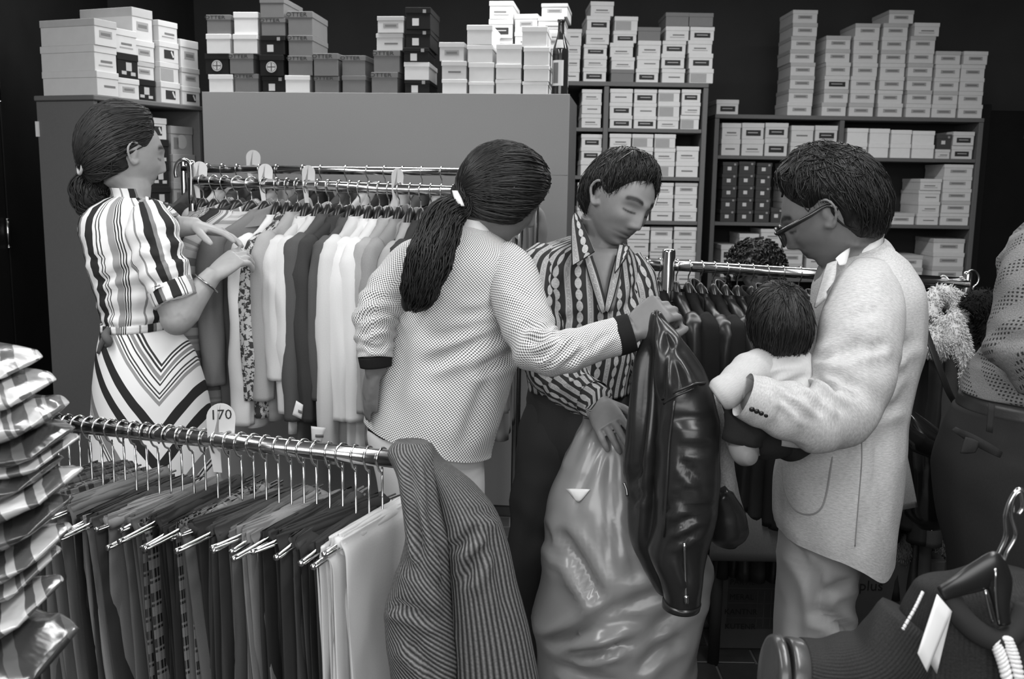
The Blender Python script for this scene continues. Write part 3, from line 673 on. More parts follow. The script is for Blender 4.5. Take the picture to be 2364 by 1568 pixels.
class Person:
    def __init__(s, label, px, d, skin, pose_cat='person', group=None):
        p = P(px, 900, d); s.root = empty('person', (p[0], d, 0), 0, label, pose_cat, group); s.L = []; s.skin = skin; s.heads = []
    def add(s, v, f): s.L.append((v, f)); return s
    def addl(s, L): s.L += L; return s
    def head(s, px, py, d, fwd, uph=(0, 0, 1), sc=1.0, ears=(1, -1), nose=1.0, lips=1.0, out=.012):
        s.C = P(px, py, d); s.R = frame_of(fwd, uph); s.s = sc; s.add(*head_geo(s.C, s.R, sc, nose, lips))
        for e in ears: s.addl(ear_geo(s.C, s.R, sc, e, out))
        return s
    def hw(s, p): return (np.asarray(p, float) * s.s) @ s.R.T + s.C
    def tube(s, pts, seg=18, sub=4): s.add(*tube([p[0] for p in pts], [p[1] for p in pts], seg, sub)); return s
    def loft(s, rings, **k): v, f, _ = loft(rings, **k); s.add(v, f); return s
    def body(s, voxel=.0042, lips=.72, brow=.12, lash=.25, smooth=3):
        S_ = Soup()
        for v, f in s.L: S_.add(v, f)
        me = S_.mesh('body', None); o = bpy.data.objects.new('body_tmp', me); COL.objects.link(o)
        m = o.modifiers.new('r', 'REMESH'); m.mode = 'VOXEL'; m.voxel_size = voxel; m.use_smooth_shade = True
        m2 = o.modifiers.new('s', 'SMOOTH'); m2.factor = .5; m2.iterations = smooth
        dg = bpy.context.evaluated_depsgraph_get(); me2 = bpy.data.meshes.new_from_object(o.evaluated_get(dg)); bpy.data.objects.remove(o)
        n = len(me2.vertices); co = np.empty(n * 3); me2.vertices.foreach_get('co', co); co = co.reshape(-1, 3); t = np.ones(n)
        if hasattr(s, 'C'):
            q = ((co - s.C) @ s.R) / s.s; X, Y, Z = q[:, 0], q[:, 1], q[:, 2]; fr = (Y > .05) & (np.abs(Z) < .12); g = lambda a, w: np.exp(-(a / w) ** 2); ax = np.abs(X)
            bz = .0265 - 14 * (ax - .030) ** 2
            t = t - (1 - brow) * np.clip(1.6 * g(Z - bz, .0050) * sstep(.010, .016, ax) * (1 - sstep(.046, .054, ax)), 0, 1) * fr
            t = t * (1 - (1 - lips) * np.clip(1.4 * (g(Z + .061, .006) + g(Z + .0735, .006)) * g(X, .021), 0, 1) * fr) * (1 - .6 * g(Z + .067, .002) * g(X, .022) * fr)
            t = t * (1 - (1 - lash) * np.clip(1.3 * g(Z + .0085 - 8 * (ax - .031) ** 2, .0024) * (1 - sstep(.012, .018, np.abs(ax - .031))), 0, 1) * fr)
            t = t * (1 - .5 * g(ax - .009, .004) * g(Z + .049, .003) * fr)
        at = me2.attributes.new('tint', 'FLOAT', 'POINT'); at.data.foreach_set('value', t.astype(np.float32))
        me2.materials.clear(); me2.materials.append(s.skin); me2.name = 'body'
        ob_ = obj('body', me2, s.root); ob_.matrix_parent_inverse = parent_world(s.root).inverted(); s.bodyo = ob_; return ob_
    def part(s, name, geo, mat, parent=None, label=None):
        S_ = Soup()
        for g in (geo if isinstance(geo, list) else [geo]): S_.add(*g)
        o = S_.build(name, mat, parent if parent is not None else s.root)
        if mat is s.skin: at = o.data.attributes.new('tint', 'FLOAT', 'POINT'); at.data.foreach_set('value', np.ones(len(o.data.vertices), np.float32))
        if label: o['label'] = label
        return o
    def hair(s, name, thick, mask, paths, mat, mat2=None, seed=0, groove=.0035, lockw=.0045, lift=.002, extra=None, nseg=9, label=None, rag=.0):
        """shell that dips under the skin outside the hair region, plus locks that run over it"""
        nu, nv = 120, 90; th = np.linspace(0, 2 * np.pi, nu, endpoint=False); ph = np.linspace(0, np.pi, nv)
        PH, TH = np.meshgrid(ph, th, indexing='ij'); D = np.stack([np.sin(PH) * np.cos(TH), np.sin(PH) * np.sin(TH), np.cos(PH)], -1)
        def surf(D, off=0.0, mmin=None):
            B = head_base(D); m = mask(D)
            if mmin is not None: m = np.maximum(m, mmin)
            k = sstep(0, .42, m)
            rr = np.where(m > 0, k * thick(D) + .001 - .006 * (1 - sstep(0, .1, m)), -.012) + off * k
            return B + B / np.linalg.norm(B, axis=-1, keepdims=True) * rr[..., None]
        Q = surf(D); Q = Q + D * (groove * (vnoise(D * 9, seed) + .6 * vnoise(D * 22, seed + 1)) * sstep(0, .3, mask(D)))[..., None]
        S_ = Soup(); F = [(i * nu + j, i * nu + (j + 1) % nu, (i + 1) * nu + (j + 1) % nu, (i + 1) * nu + j)[::-1] for i in range(nv - 1) for j in range(nu)]
        S_.add((Q.reshape(-1, 3) * s.s) @ s.R.T + s.C, F)
        rng = np.random.default_rng(seed)
        for (A, B, jit) in paths:
            A, B = nrm(A), nrm(B); om = math.acos(max(-1, min(1, float(A @ B)))) + 1e-6; t = np.linspace(0, 1, nseg)
            Dd = (np.sin((1 - t) * om)[:, None] * A + np.sin(t * om)[:, None] * B) / math.sin(om); w = rng.normal(0, jit, 3); Dd = Dd + np.sin(t * math.pi)[:, None] * w; Dd /= np.linalg.norm(Dd, axis=1, keepdims=True)
            pt = surf(Dd, lift + rng.uniform(-.001, .003), .10 if rag else None) + Dd * (t ** 2 * rng.uniform(0, 1) ** 2 * rag)[:, None]; pt = (pt * s.s) @ s.R.T + s.C
            lw = .62 * lockw * rng.uniform(.6, 1.3) * s.s; v, f = tube(pt, list(lw * np.clip(np.sin(np.linspace(.25, math.pi - .12, nseg)), .15, 1)), 4, 1); S_.add(v, f)
        if extra:
            for v, f in extra: S_.add(v, f)
        o = S_.build(name, mat, s.root)
        if label: o['label'] = label
        return o
def dirs_cap(n, seed, mask, lim=.02):
    rng = np.random.default_rng(seed); out = []
    while len(out) < n:
        d = nrm(rng.normal(0, 1, 3))
        if mask(d[None])[0] > lim: out.append(d)
    return out
def strands(guides, n, seed, r=.0022, spread=.012, taper=True, seg=10):
    """thin locks around poly-line guides (list of Nx3), guides carry a radius profile"""
    rng = np.random.default_rng(seed); out = []
    for k in range(n):
        g, rad = guides[rng.integers(len(guides))]; a = rng.uniform(0, 2 * np.pi); q = math.sqrt(rng.uniform(0.05, 1)); o = np.array([math.cos(a), math.sin(a)]) * q
        pts = []; m = len(g); ph = rng.uniform(0, 6.3); fr = rng.uniform(.6, 1.6); st = rng.integers(0, max(1, m // 3)); en = m - rng.integers(0, max(1, m // 4))
        for i in range(st, en):
            t = nrm(g[min(i + 1, m - 1)] - g[max(i - 1, 0)]); a_ = nrm(np.cross(t, (0, -1, 0.2))); b_ = np.cross(t, a_); w = .12 * math.sin(i * fr + ph)
            pts.append(g[i] + (a_ * (o[0] + w) + b_ * (o[1] + .6 * w)) * rad[i])
        if len(pts) < 3: continue
        rr = [r * rng.uniform(.8, 1.2) * (.35 + .65 * math.sin(math.pi * (.15 + .8 * i / len(pts)))) for i in range(len(pts))]
        out.append(tube(pts, rr, 4, 2))
    return out
def hair_mat(name, val, rough=.38):
    b = NB(name, rough, .3, 0, val); b.ob(); nz = b.noise(b.obv, 90, 3); b.col(b.math('MULTIPLY', val, b.math('ADD', .4, b.math('MULTIPLY', nz, 1.2)))); b.b.inputs['Anisotropic'].default_value = .4; return b.m
HAIRB = hair_mat('black_hair', .012, .42); HAIRBR = hair_mat('brown_hair', .022, .5)
SKINL = skin_mat('fair_skin', .34); SKIND = skin_mat('tan_skin', .19); SKINM = skin_mat('brown_skin', .15)
def earmask(D, s=.6, w=.045): return s * np.exp(-((np.abs(D[..., 0]) - .97) ** 2 + (D[..., 1] + .02) ** 2 + (D[..., 2] + .02) ** 2) / w)
# ------------------------------------------------------------------ fabrics for the people
b = NB('small_check_cloth', .9, .15); u, v = b.uv(); k = 1 / .0062
cu = b.math('SINE', b.math('MULTIPLY', u, 2 * math.pi * k)); cv = b.math('SINE', b.math('MULTIPLY', v, 2 * math.pi * k)); ck = b.math('MULTIPLY', cu, cv)
f_ = b.math('MAXIMUM', b.math('MINIMUM', b.math('ADD', b.math('MULTIPLY', ck, 1.8), .60), 1.0), 0.0); b.col(b.mix(f_, .11, .78)); b.bump(ck, .15, .001); CHECK = b.m
def stripes(b, x, white=.78):
    c = white; 
    for (a, e, val) in ((.06, .15, .025), (.15, .20, .22), (.30, .42, .03), (.46, .475, .05), (.50, .515, .05), (.60, .68, .30), (.685, .70, .04), (.715, .73, .04), (.745, .76, .04), (.93, .96, .25)):
        c = b.mix(b.band(x, a, e), c, val)
    return c
b = NB('striped_bodice_cloth', .85, .2); u, v = b.uv(); nz = b.noise(b.comb(u, v), 18, 2)
x = b.frac(b.math('ADD', b.math('DIVIDE', u, .19), b.math('MULTIPLY', nz, .05))); b.col(stripes(b, x)); DRESS = b.m
b = NB('chevron_skirt_cloth', .85, .2); x, y, z = b.ob(); ap = P(383, 860, 2.62); nz = b.noise(b.obv, 6, 2)
sx = b.math('ABSOLUTE', b.math('SUBTRACT', x, float(ap[0]))); dn = b.math('SUBTRACT', float(ap[2]), z); s_ = b.math('ADD', dn, b.math('MULTIPLY', sx, 1.45)); s_ = b.math('ADD', s_, b.math('MULTIPLY', nz, .02))
c = .78
for (a0, a1, val) in ((-.02, -.012, .04), (-.006, .002, .04), (.010, .024, .25), (.030, .036, .04), (.055, .061, .05), (.068, .074, .05), (.080, .094, .28), (.150, .190, .025), (.235, .275, .025), (.36, .40, .22), (.405, .412, .05), (.42, .427, .05), (.52, .54, .05), (.60, .66, .04), (.72, .75, .2), (-.20, -.14, .03), (-.10, -.085, .2), (-.30, -.24, .03), (-.45, -.42, .05), (.85, .9, .03)):
    c = b.mix(b.band(s_, a0, a1), c, val)
b.col(c); SKIRT = b.m
b = NB('chain_stripe_shirt_cloth', .8, .25); u, v = b.uv(); nz = b.noise(b.comb(u, v), 240, 2)
per = .041; x = b.frac(b.math('DIVIDE', u, per)); vv = b.frac(b.math('DIVIDE', v, .027))
st = b.band(x, .06, .36); edge = b.math('MAXIMUM', b.band(x, .095, .115), b.band(x, .305, .325)); dots = b.math('MULTIPLY', b.band(x, .14, .28), b.gt(b.noise(b.comb(u, v), 330, 1), .56))
e1 = b.math('DIVIDE', b.math('SUBTRACT', x, .70), .155); e2 = b.math('DIVIDE', b.math('SUBTRACT', vv, .5), .46); el = b.lt(b.math('ADD', b.math('MULTIPLY', e1, e1), b.math('MULTIPLY', e2, e2)), 1.0)
e3 = b.math('DIVIDE', b.math('SUBTRACT', x, .70), .055); neck = b.lt(b.math('ABSOLUTE', e3), 1.0)
c = b.mix(st, .028, .30); c = b.mix(b.math('MULTIPLY', st, edge), c, .5); c = b.mix(b.math('MULTIPLY', st, dots), c, .46); c = b.mix(neck, c, .26); c = b.mix(el, c, b.math('ADD', .22, b.math('MULTIPLY', nz, .4))); b.col(c); CHAIN = b.m
b = NB('light_tweed_cloth', .92, .12); u, v = b.uv(); nz = b.noise(b.comb(b.math('MULTIPLY', u, .28), v), 420, 3, .65); nz2 = b.noise(b.comb(u, v), 900, 1)
b.col(b.math('ADD', .13, b.math('ADD', b.math('MULTIPLY', nz, .44), b.math('MULTIPLY', nz2, .16)))); b.bump(nz, .2, .001); TWEED = b.m
WOOLW = cloth('white_wool', .43, .16, (1, .25), 500, bump=.6); JEANS = cloth('dark_denim', .045, .2, (1, 1), 700); TROUM = cloth('mid_grey_flannel', .33, .15, (1, 1), 700); TROUL = cloth('pale_trouser_cloth', .62, .05); TROUD = cloth('dark_trouser_cloth', .022, .2, (1, .3), 500)
CUFFB = cloth('black_knit_cuff', .012, .3, (1, .3), 400); SHIRTW = cloth('white_shirt_cloth', .72, .04)
b = NB('open_crochet_knit', .85, .2); u, v = b.uv(); g1 = b.frac(b.math('DIVIDE', u, .0072)); g2 = b.frac(b.math('ADD', b.math('DIVIDE', v, .0066), 0.0))
hole = b.math('MULTIPLY', b.math('MULTIPLY', b.band(g1, .25, .75), b.band(g2, .2, .7)), b.gt(b.math('SINE', b.math('ADD', b.math('MULTIPLY', u, 66), b.math('MULTIPLY', v, 110))), .1))
nz = b.noise(b.comb(u, v), 500, 2); b.col(b.mix(hole, b.math('ADD', .06, b.math('MULTIPLY', nz, .20)), .025)); b.bump(b.math('ADD', nz, b.math('MULTIPLY', hole, -1.5)), .5, .003); CROCH = b.m
BELT = plain('dark_belt_leather', .025, .4, .5, bump=.1, bscale=300)
LEATH = None
UZ = np.array([0, 0, 1.0])
def V3_(*a): return np.array(a, float)
# ================================================================== woman in the striped dress
p = Person('woman with brown ponytail in a striped dress reaching into the clothes rack', 330, 2.7, SKINL); LW = p
d = 2.70
p.head(292, 352, d, (.79, .59, -.12), (0, 0, 1), .96, ears=(1,), nose=.95)
nb = P(303, 478, d)
p.tube([(p.hw((0, -.025, -.05)), .050), (P(305, 425, d), .047), (P(302, 455, d), .052), (nb, .075), (P(295, 520, d), .09)])
p.loft([ring(245, 745, 380, 745, d, .09), ring(232, 640, 395, 640, d, .10), ring(212, 550, 385, 550, d, .10), ring(235, 490, 355, 490, d, .07)], seg=24)
sh, el, wr = P(350, 520, 2.60), P(410, 728, 2.56), P(487, 640, 2.62)
p.tube([(sh, .045), (lerp(sh, el, .5), .042), (el, .043), (lerp(el, wr, .35), .041), (lerp(el, wr, .75), .031), (wr, .0255), (wr + (wr - el) * .12, .024)])
p.add(*ellipsoid(P(408, 735, 2.56), .043, .043, .045))
f_ = P(552, 588, 2.66) - wr; p.addl(hand(wr, f_, (.35, .75, -.55), 1, .98, ((.5, .7, .5), (.55, .75, .5), (.6, .8, .5), (.65, .8, .5)), (.75, .45, .5), (.2, .3)))
w2 = P(445, 522, 2.74); p.tube([(P(335, 540, 2.78), .040), (P(392, 526, 2.77), .033), (w2, .025), (P(455, 523, 2.74), .024)])
p.addl(hand(w2, P(530, 540, 2.72) - w2, (-.1, -.15, -1), -1, .98, ((.12, .22, .15), (.15, .25, .15), (.2, .25, .2), (.25, .3, .2)), (.8, .6, .35), (.05, .1), .09))
p.body(.0038)
m_l = lambda D: .30 - 1.05 * D[..., 1] + .75 * D[..., 2] + .18 * sstep(-.2, -.8, D[..., 1]) - earmask(D, .75, .05) - 1.2 * sstep(.35, .95, -D[..., 2]) * .9
tie = nrm((.0, -.86, -.42))
th_l = lambda D: .013 + .015 * sstep(.1, .9, -D[..., 1]) + .010 * np.clip(D[..., 2], 0, 1) + .006 * vnoise(D * 3, 5)
src = dirs_cap(1100, 3, m_l, .06)
pt0 = p.hw((0, -.125, -.055)); gd = [np.array([p.hw((0, -.112, -.05)), P(222, 410, d), P(212, 432, d), P(212, 458, d), P(222, 480, d), P(236, 494, d)])]
gd = catmull(gd[0], 3); rad = np.interp(np.linspace(0, 1, len(gd)), [0, .15, .45, .75, 1], [.018, .036, .054, .047, .016])
bun = loft([(c, nrm(np.cross(UZ, (0, 1, 0))) * r * .92, np.array([0, r * .92, 0])) for c, r in zip(gd[::2], rad[::2])], 24, 3, disp=fold_noise(.006, 40, 40, 14, 4, False))[:2]
p.hair('hair', th_l, m_l, [(s_, tie, .10) for s_ in src], HAIRBR, seed=3, rag=.008, extra=[bun] + strands([(gd, rad * 1.05)], 420, 5, .0017))
rg = [p.hw((.022 * math.cos(t), -.118 - .0 * math.sin(t), -.052 + .024 * math.sin(t))) for t in np.linspace(0, 2 * np.pi, 13)]; p.part('hair_band', tube(rg, .004, 8, 2), plain('pale_band', .45))
bod = p.part('dress_bodice', loft([ring(240, 752, 388, 744, d, .10), ring(240, 725, 392, 720, d, .105), ring(226, 660, 404, 655, d, .115), ring(206, 600, 408, 598, d, .12), ring(192, 540, 398, 540, d, .118), ring(194, 505, 384, 503, d, .105), ring(214, 480, 362, 476, d, .085), ring(246, 462, 342, 458, d, .07), ring(262, 455, 336, 450, d, .062)], 72, 6, (1, 0), addf(fold_noise(.005, 9, 9, 20, 11), fold_noise(.003, 26, 26, 9, 2), crease([(225, 640, 330, 625, .010, 9), (240, 690, 350, 660, .008, 9), (235, 730, 380, 700, .008, 10), (200, 590, 300, 600, .006, 8), (330, 520, 345, 640, .008, 10)], d)), u0=math.pi / 2), DRESS)
p.part('collar', loft([ring(263, 468, 340, 466, d, .066), ring(262, 448, 337, 450, d, .064), ring(258, 432, 333, 436, d, .066), ring(262, 448, 334, 452, d, .060)], 48, 4, (0, 0), u0=math.pi / 2), DRESS, bod)
V, F, U = grid(lambda u, v: np.stack([lerp(P(335, 455, 2.66)[k], P(412, 498, 2.80)[k], u) * (1 - v) + v * lerp(P(338, 472, 2.63)[k], P(400, 500, 2.70)[k], u) for k in range(3)], -1) + (np.sin(u * 3.1) * .006)[..., None], 10, 6, .003); p.part('collar_point', (V, F, U), DRESS, bod)
sl = p.part('sleeve', loft(limb([(P(340, 492, 2.63), .048), (P(350, 525, 2.60), .062), (P(362, 575, 2.585), .066), (P(380, 630, 2.57), .062), (P(396, 668, 2.56), .056)]), 48, 7, (1, 0), addf(crumple(.55, .3, .005, 26, 2, .004), crease([(330, 560, 410, 575, .009, 8), (345, 610, 425, 600, .010, 8), (355, 655, 430, 630, .010, 8), (330, 520, 400, 535, .006, 8)], 2.6)), u0=math.pi / 2), DRESS, bod)
p.part('sleeve_cuff', loft(limb([(P(389, 655, 2.562), .059), (P(398, 675, 2.56), .060), (P(407, 697, 2.555), .058)]), 40, 4, (1, 1), u0=1.0), DRESS, bod)
p.part('far_sleeve', loft(limb([(P(345, 505, 2.78), .05), (P(372, 522, 2.79), .052), (P(394, 526, 2.77), .046)]), 32, 5, (1, 1), fold_noise(.004, 18, 18, 18, 2)), DRESS, bod)
for fx, yy in ((310, 2.74), (420, 2.68)): xq = P(fx, 1500, 2.7)[0]; p.part('leg', tube([V3_(xq, yy, .04), V3_(xq, yy, .60)], .045, 14, 2), p.skin); p.part('shoe', loft(limb([(V3_(xq - .06, yy, .05), .036), (V3_(xq + .04, yy, .045), .040), (V3_(xq + .15, yy, .03), .028)], (0, 0, 1)), 20, 4), BELT)
p.part('belt', loft([ring(238, 762, 396, 756, d, .108), ring(238, 745, 396, 738, d, .108)], 56, 3, (1, 1), u0=math.pi / 2), DRESS)
kn = [tube([P(250, 760, 2.60), P(243, 775, 2.57), P(252, 790, 2.57), P(244, 800, 2.58)], [.007, .011, .010, .005], 10, 3), tube([P(250, 765, 2.6), P(236, 790, 2.6), P(228, 815, 2.61)], [.008, .008, .006], 8, 3)]
p.part('belt_knot', kn, cloth('knotted_belt_cloth', .12, .6, (1, 1), 60))
p.part('dress_skirt', loft([ring(222, 1420, 520, 1420, d, .22), ring(220, 1200, 505, 1200, d, .20), ring(222, 1050, 490, 1050, d, .18), ring(224, 950, 476, 948, d, .165), ring(225, 880, 462, 878, d, .155), ring(230, 810, 438, 806, d, .13), ring(238, 765, 398, 760, d, .107), ring(242, 750, 388, 746, d, .10)], 80, 6, (1, 0), fold_noise(.010, 7, 7, 2.2, 21, True, lambda T: np.clip(1.05 - T, 0, 1)), u0=math.pi / 2), SKIRT)
bc = wr - nrm(wr - el) * .022; ax = nrm(wr - el); a_ = nrm(np.cross(ax, (0, -1, 0))); b_ = np.cross(ax, a_)
br = empty('bracelet', tuple(bc), 0, 'thin metal bangle on the wrist of the striped dress woman', 'bracelet'); S = Soup(); S.add(*tube([bc + (a_ * math.cos(t) + b_ * math.sin(t)) * .037 + ax * .006 * math.sin(t) for t in np.linspace(0, 2 * np.pi, 17)], .0028, 8, 2)); S.build('bangle', plain('dull_silver', .35, .25, .5, 1.0), br)

# ================================================================== woman in the checked jacket
p = Person('woman with long black ponytail in a small-check jacket seen from behind', 1030, 2.2, SKINM); CW = p
d = 2.20
p.head(1162, 448, d, (.80, .42, -.44), (.1, .05, 1), .88, ears=(1,), out=.008)
p.tube([(p.hw((0, -.03, -.05)), .052), (P(1118, 510, d), .050), (P(1098, 545, d), .058), (P(1085, 590, d), .085)])
p.loft([ring(880, 980, 1140, 1010, d, .12), ring(905, 840, 1180, 850, d, .11), ring(930, 700, 1190, 700, d, .11), ring(950, 610, 1195, 620, d, .10), ring(1010, 560, 1150, 560, d, .07)], seg=24)
w1 = P(866, 842, 2.10); p.tube([(P(960, 605, 2.22), .038), (P(868, 735, 2.13), .034), (w1, .026), (P(864, 852, 2.10), .025)])
p.addl(hand(w1, P(848, 905, 2.12) - w1, (1, .25, .15), 1, .84, ((.12, .15, .12),) * 4, (.9, .15, .15), (.05, .1), .01))
el, wr = P(1256, 806, 2.03), P(1452, 768, 2.03)
p.tube([(P(1190, 650, 2.13), .038), (el, .033), (lerp(el, wr, .5), .030), (wr, .026), (P(1462, 763, 2.03), .026)])
f_ = P(1525, 712, 2.04) - wr; p.addl(hand(wr, f_, (.35, .8, -.5), -1, .98, ((.75, .95, .6), (.8, .95, .6), (.85, .95, .6), (.9, .95, .6)), (.75, .5, .45), (.2, .35), .03))
p.body(.0042)
m_c = lambda D: .50 - .95 * D[..., 1] + .72 * D[..., 2] + .35 * sstep(.2, .7, D[..., 0]) * sstep(.9, .5, D[..., 1]) - 1.2 * sstep(.42, .95, -D[..., 2]) + .25 * sstep(.4, 1, np.abs(D[..., 0])) * sstep(.6, 0., D[..., 1])
th_c = lambda D: .010 + .006 * np.clip(D[..., 2], 0, 1) + .010 * sstep(.2, 1, -D[..., 1]) + .012 * sstep(.0, .7, D[..., 1]) * sstep(-.5, .3, D[..., 2]) + .003 * vnoise(D * 3, 8)
tie = nrm((.05, -.90, -.36)); src = dirs_cap(1300, 9, m_c, .04)
g0 = np.array([p.hw((.0, -.115, -.035)), P(1062, 470, 2.13), P(1030, 500, 2.09), P(1005, 560, 2.055), P(985, 620, 2.04), P(965, 680, 2.04), P(952, 715, 2.05)]); gd = catmull(g0, 4)
rad = np.interp(np.linspace(0, 1, len(gd)), [0, .12, .35, .62, .85, 1], [.015, .020, .038, .043, .034, .012])
tail = loft([(c, nrm(np.cross((.3, 0, -1), (0, -1, 0))) * r * .98, np.array([0, r * .55, 0])) for c, r in zip(gd[::2], rad[::2])], 26, 3, disp=fold_noise(.008, 46, 46, 10, 3, False))[:2]
rngb = np.random.default_rng(4)
fly = []
for k in range(26):
    a = rngb.uniform(-.35, .35); h0 = rngb.uniform(.006, .016); y_ = rngb.uniform(-.25, .25); fly.append(tube([p.hw(nrm((a - .3, y_ - .35, .95)) * .118), p.hw(nrm((a, y_, 1)) * (.120 + h0)), p.hw(nrm((a + .3, y_ + .3, .92)) * .118)], .0005, 3, 4))
p.hair('hair', th_c, m_c, [(s_, tie, .06) for s_ in src], HAIRB, seed=9, extra=[tail] + fly + strands([(gd, rad * 1.06)], 700, 15, .0018), lockw=.004)
bandc = P(1060, 462, 2.14); p.part('hair_slide', loft([(P(1050, 440, 2.10), np.array([.006, 0, 0]), np.array([0, .005, 0])), (P(1057, 458, 2.085), np.array([.008, 0, 0]), np.array([0, .006, 0])), (P(1066, 476, 2.08), np.array([.006, 0, 0]), np.array([0, .005, 0]))], 12, 4), WHITEP)
jk = p.part('jacket', loft([ring(846, 968, 1132, 1048, d, .155), ring(850, 950, 1136, 1024, d, .152), ring(868, 880, 1168, 912, d, .142), ring(884, 810, 1188, 830, d, .132), ring(898, 740, 1192, 750, d, .128), ring(912, 670, 1196, 680, d, .128), ring(922, 620, 1206, 630, d, .126), ring(940, 585, 1204, 602, d, .118), ring(972, 552, 1182, 572, d, .098), ring(1010, 530, 1156, 545, d, .08), ring(1048, 514, 1140, 530, d, .066)], 96, 7, (0, 0), addf(fold_noise(.004, 5, 5, 11, 33), fold_noise(.005, 9, 9, 3, 7, True, lambda T: 1 - T), crease([(985, 830, 1185, 760, .014, 14), (1010, 770, 1180, 735, .010, 12), (1090, 860, 1195, 790, .012, 12), (1060, 720, 1170, 705, .007, 11), (1130, 700, 1180, 600, .008, 12), (1120, 840, 1085, 1030, .009, 18), (930, 760, 900, 950, .006, 20), (960, 600, 985, 700, .007, 14)], d)), u0=math.pi / 2), CHECK)
p.part('collar', loft([ring(1046, 520, 1144, 536, d, .070), ring(1052, 507, 1138, 521, d, .066), ring(1056, 500, 1132, 511, d, .063), ring(1058, 506, 1128, 516, d, .058)], 40, 4, (0, 0), u0=math.pi / 2), cloth('jacket_collar_white', .72, .05), jk)
p.part('sleeve', loft(limb([(P(985, 578, 2.20), .036), (P(962, 602, 2.18), .050), (P(922, 645, 2.16), .052), (P(886, 695, 2.14), .050), (P(868, 735, 2.12), .047), (P(866, 775, 2.11), .042), (P(866, 805, 2.105), .038), (P(866, 826, 2.10), .036)]), 52, 7, (1, 0), addf(crumple(.6, .28, .004, 46, 3, .002), crease([(830, 745, 900, 720, .012, 8), (835, 770, 895, 760, .010, 8), (845, 800, 890, 790, .008, 7), (850, 700, 930, 680, .006, 9)], 2.12)), u0=math.pi / 2), CHECK, jk)
p.part('cuff', loft(limb([(P(865, 820, 2.10), .036), (P(867, 834, 2.10), .0355), (P(868, 846, 2.10), .034)]), 32, 3, (1, 1)), CUFFB, jk)
p.part('sleeve', loft(limb([(P(1160, 588, 2.19), .036), (P(1178, 625, 2.15), .054), (P(1196, 690, 2.10), .057), (P(1220, 755, 2.06), .054), (P(1246, 808, 2.03), .051), (P(1290, 816, 2.01), .046), (P(1340, 802, 2.015), .041), (P(1390, 786, 2.02), .039), (P(1426, 776, 2.025), .0385)]), 60, 8, (1, 0), addf(crumple(.52, .2, .004, 56, 5, .002), crease([(1215, 760, 1270, 745, .010, 8), (1222, 790, 1285, 765, .012, 8), (1235, 825, 1300, 775, .012, 8), (1265, 850, 1320, 780, .010, 8), (1310, 840, 1350, 775, .008, 9), (1365, 820, 1395, 765, .006, 9), (1180, 650, 1220, 700, .006, 11)], 2.05)), u0=math.pi / 2), CHECK, jk)
p.part('cuff', loft(limb([(P(1418, 780, 2.025), .0405), (P(1440, 773, 2.03), .041), (P(1460, 767, 2.03), .040)]), 36, 3, (1, 1)), CUFFB, jk)
p.part('underlayer_hem', loft([ring(850, 985, 1095, 1062, 2.21, .135), ring(856, 960, 1110, 1030, 2.2, .135)], 64, 4, (1, 1)), CUFFB)
p.part('trousers', loft([ring(930, 1560, 1110, 1570, 2.2, .13), ring(900, 1300, 1112, 1310, 2.2, .13), ring(875, 1120, 1114, 1150, 2.2, .13), ring(850, 1010, 1112, 1050, 2.2, .13), ring(856, 975, 1112, 1020, 2.2, .13)], 56, 5, (1, 1), fold_noise(.006, 9, 9, 3, 12)), TROUL)

# ================================================================== young man in the patterned shirt
p = Person('young man with dark hair in an open patterned shirt looking down', 1330, 2.45, SKIND); YM = p
d = 2.42
p.head(1430, 460, d, (.52, -.77, -.34), (.30, 0, 1), .94, ears=(-1, 1), out=.010, nose=.9, lips=1.15)
p.tube([(p.hw((0, -.03, -.055)), .055), (P(1395, 545, 2.46), .056), (P(1378, 590, 2.46), .066), (P(1365, 630, 2.47), .09)])
p.loft([ring(1225, 900, 1450, 900, 2.46, .11), ring(1225, 760, 1465, 760, 2.46, .11), ring(1222, 650, 1468, 650, 2.46, .105), ring(1255, 590, 1450, 590, 2.46, .085), ring(1310, 565, 1420, 565, 2.46, .06)], seg=28)
sh, el, wr = P(1245, 640, 2.42), P(1262, 838, 2.34), P(1376, 925, 2.185)
p.tube([(sh, .05), (el, .043), (lerp(el, wr, .5), .037), (wr, .027), (P(1384, 932, 2.178), .026)])
f_ = P(1420, 1000, 2.095) - wr; p.addl(hand(wr, f_, (.1, .95, -.3), 1, .94, ((.25, .35, .3), (.3, .4, .3), (.35, .45, .35), (.4, .5, .35)), (.7, .6, .3), (.2, .3), .05))
w3 = P(1540, 930, 2.32); p.tube([(P(1450, 640, 2.50), .045), (P(1490, 800, 2.46), .036), (w3, .026), (P(1544, 935, 2.31), .025)])
p.addl(hand(w3, P(1555, 985, 2.27) - w3, (-.8, .2, .2), -1, .92, ((.6, .8, .5),) * 4, (.7, .5, .4), (.2, .3), .02))
p.body(.0027, lips=.55, brow=.06, lash=.10, smooth=2)
m_y = lambda D: .14 - .80 * D[..., 1] + .78 * D[..., 2] - earmask(D, .55, .05) - 1.2 * sstep(.5, .95, -D[..., 2]) + .22 * sstep(.3, .9, np.abs(D[..., 0])) * sstep(.75, .1, D[..., 1]) * sstep(-.35, .2, D[..., 2]) - .10 * np.exp(-((D[..., 0] + .35) ** 2 + (D[..., 1] - .8) ** 2 + (D[..., 2] - .5) ** 2) / .06)
th_y = lambda D: .005 + .010 * np.clip(D[..., 2], 0, 1) + .008 * sstep(.2, .8, D[..., 1]) * sstep(.2, .6, D[..., 2]) + .004 * vnoise(D * 3.2, 18) + .006 * sstep(.1, .9, -D[..., 1])
cw = nrm((-.25, -.45, .85)); tips = dirs_cap(2300, 12, m_y, .02)
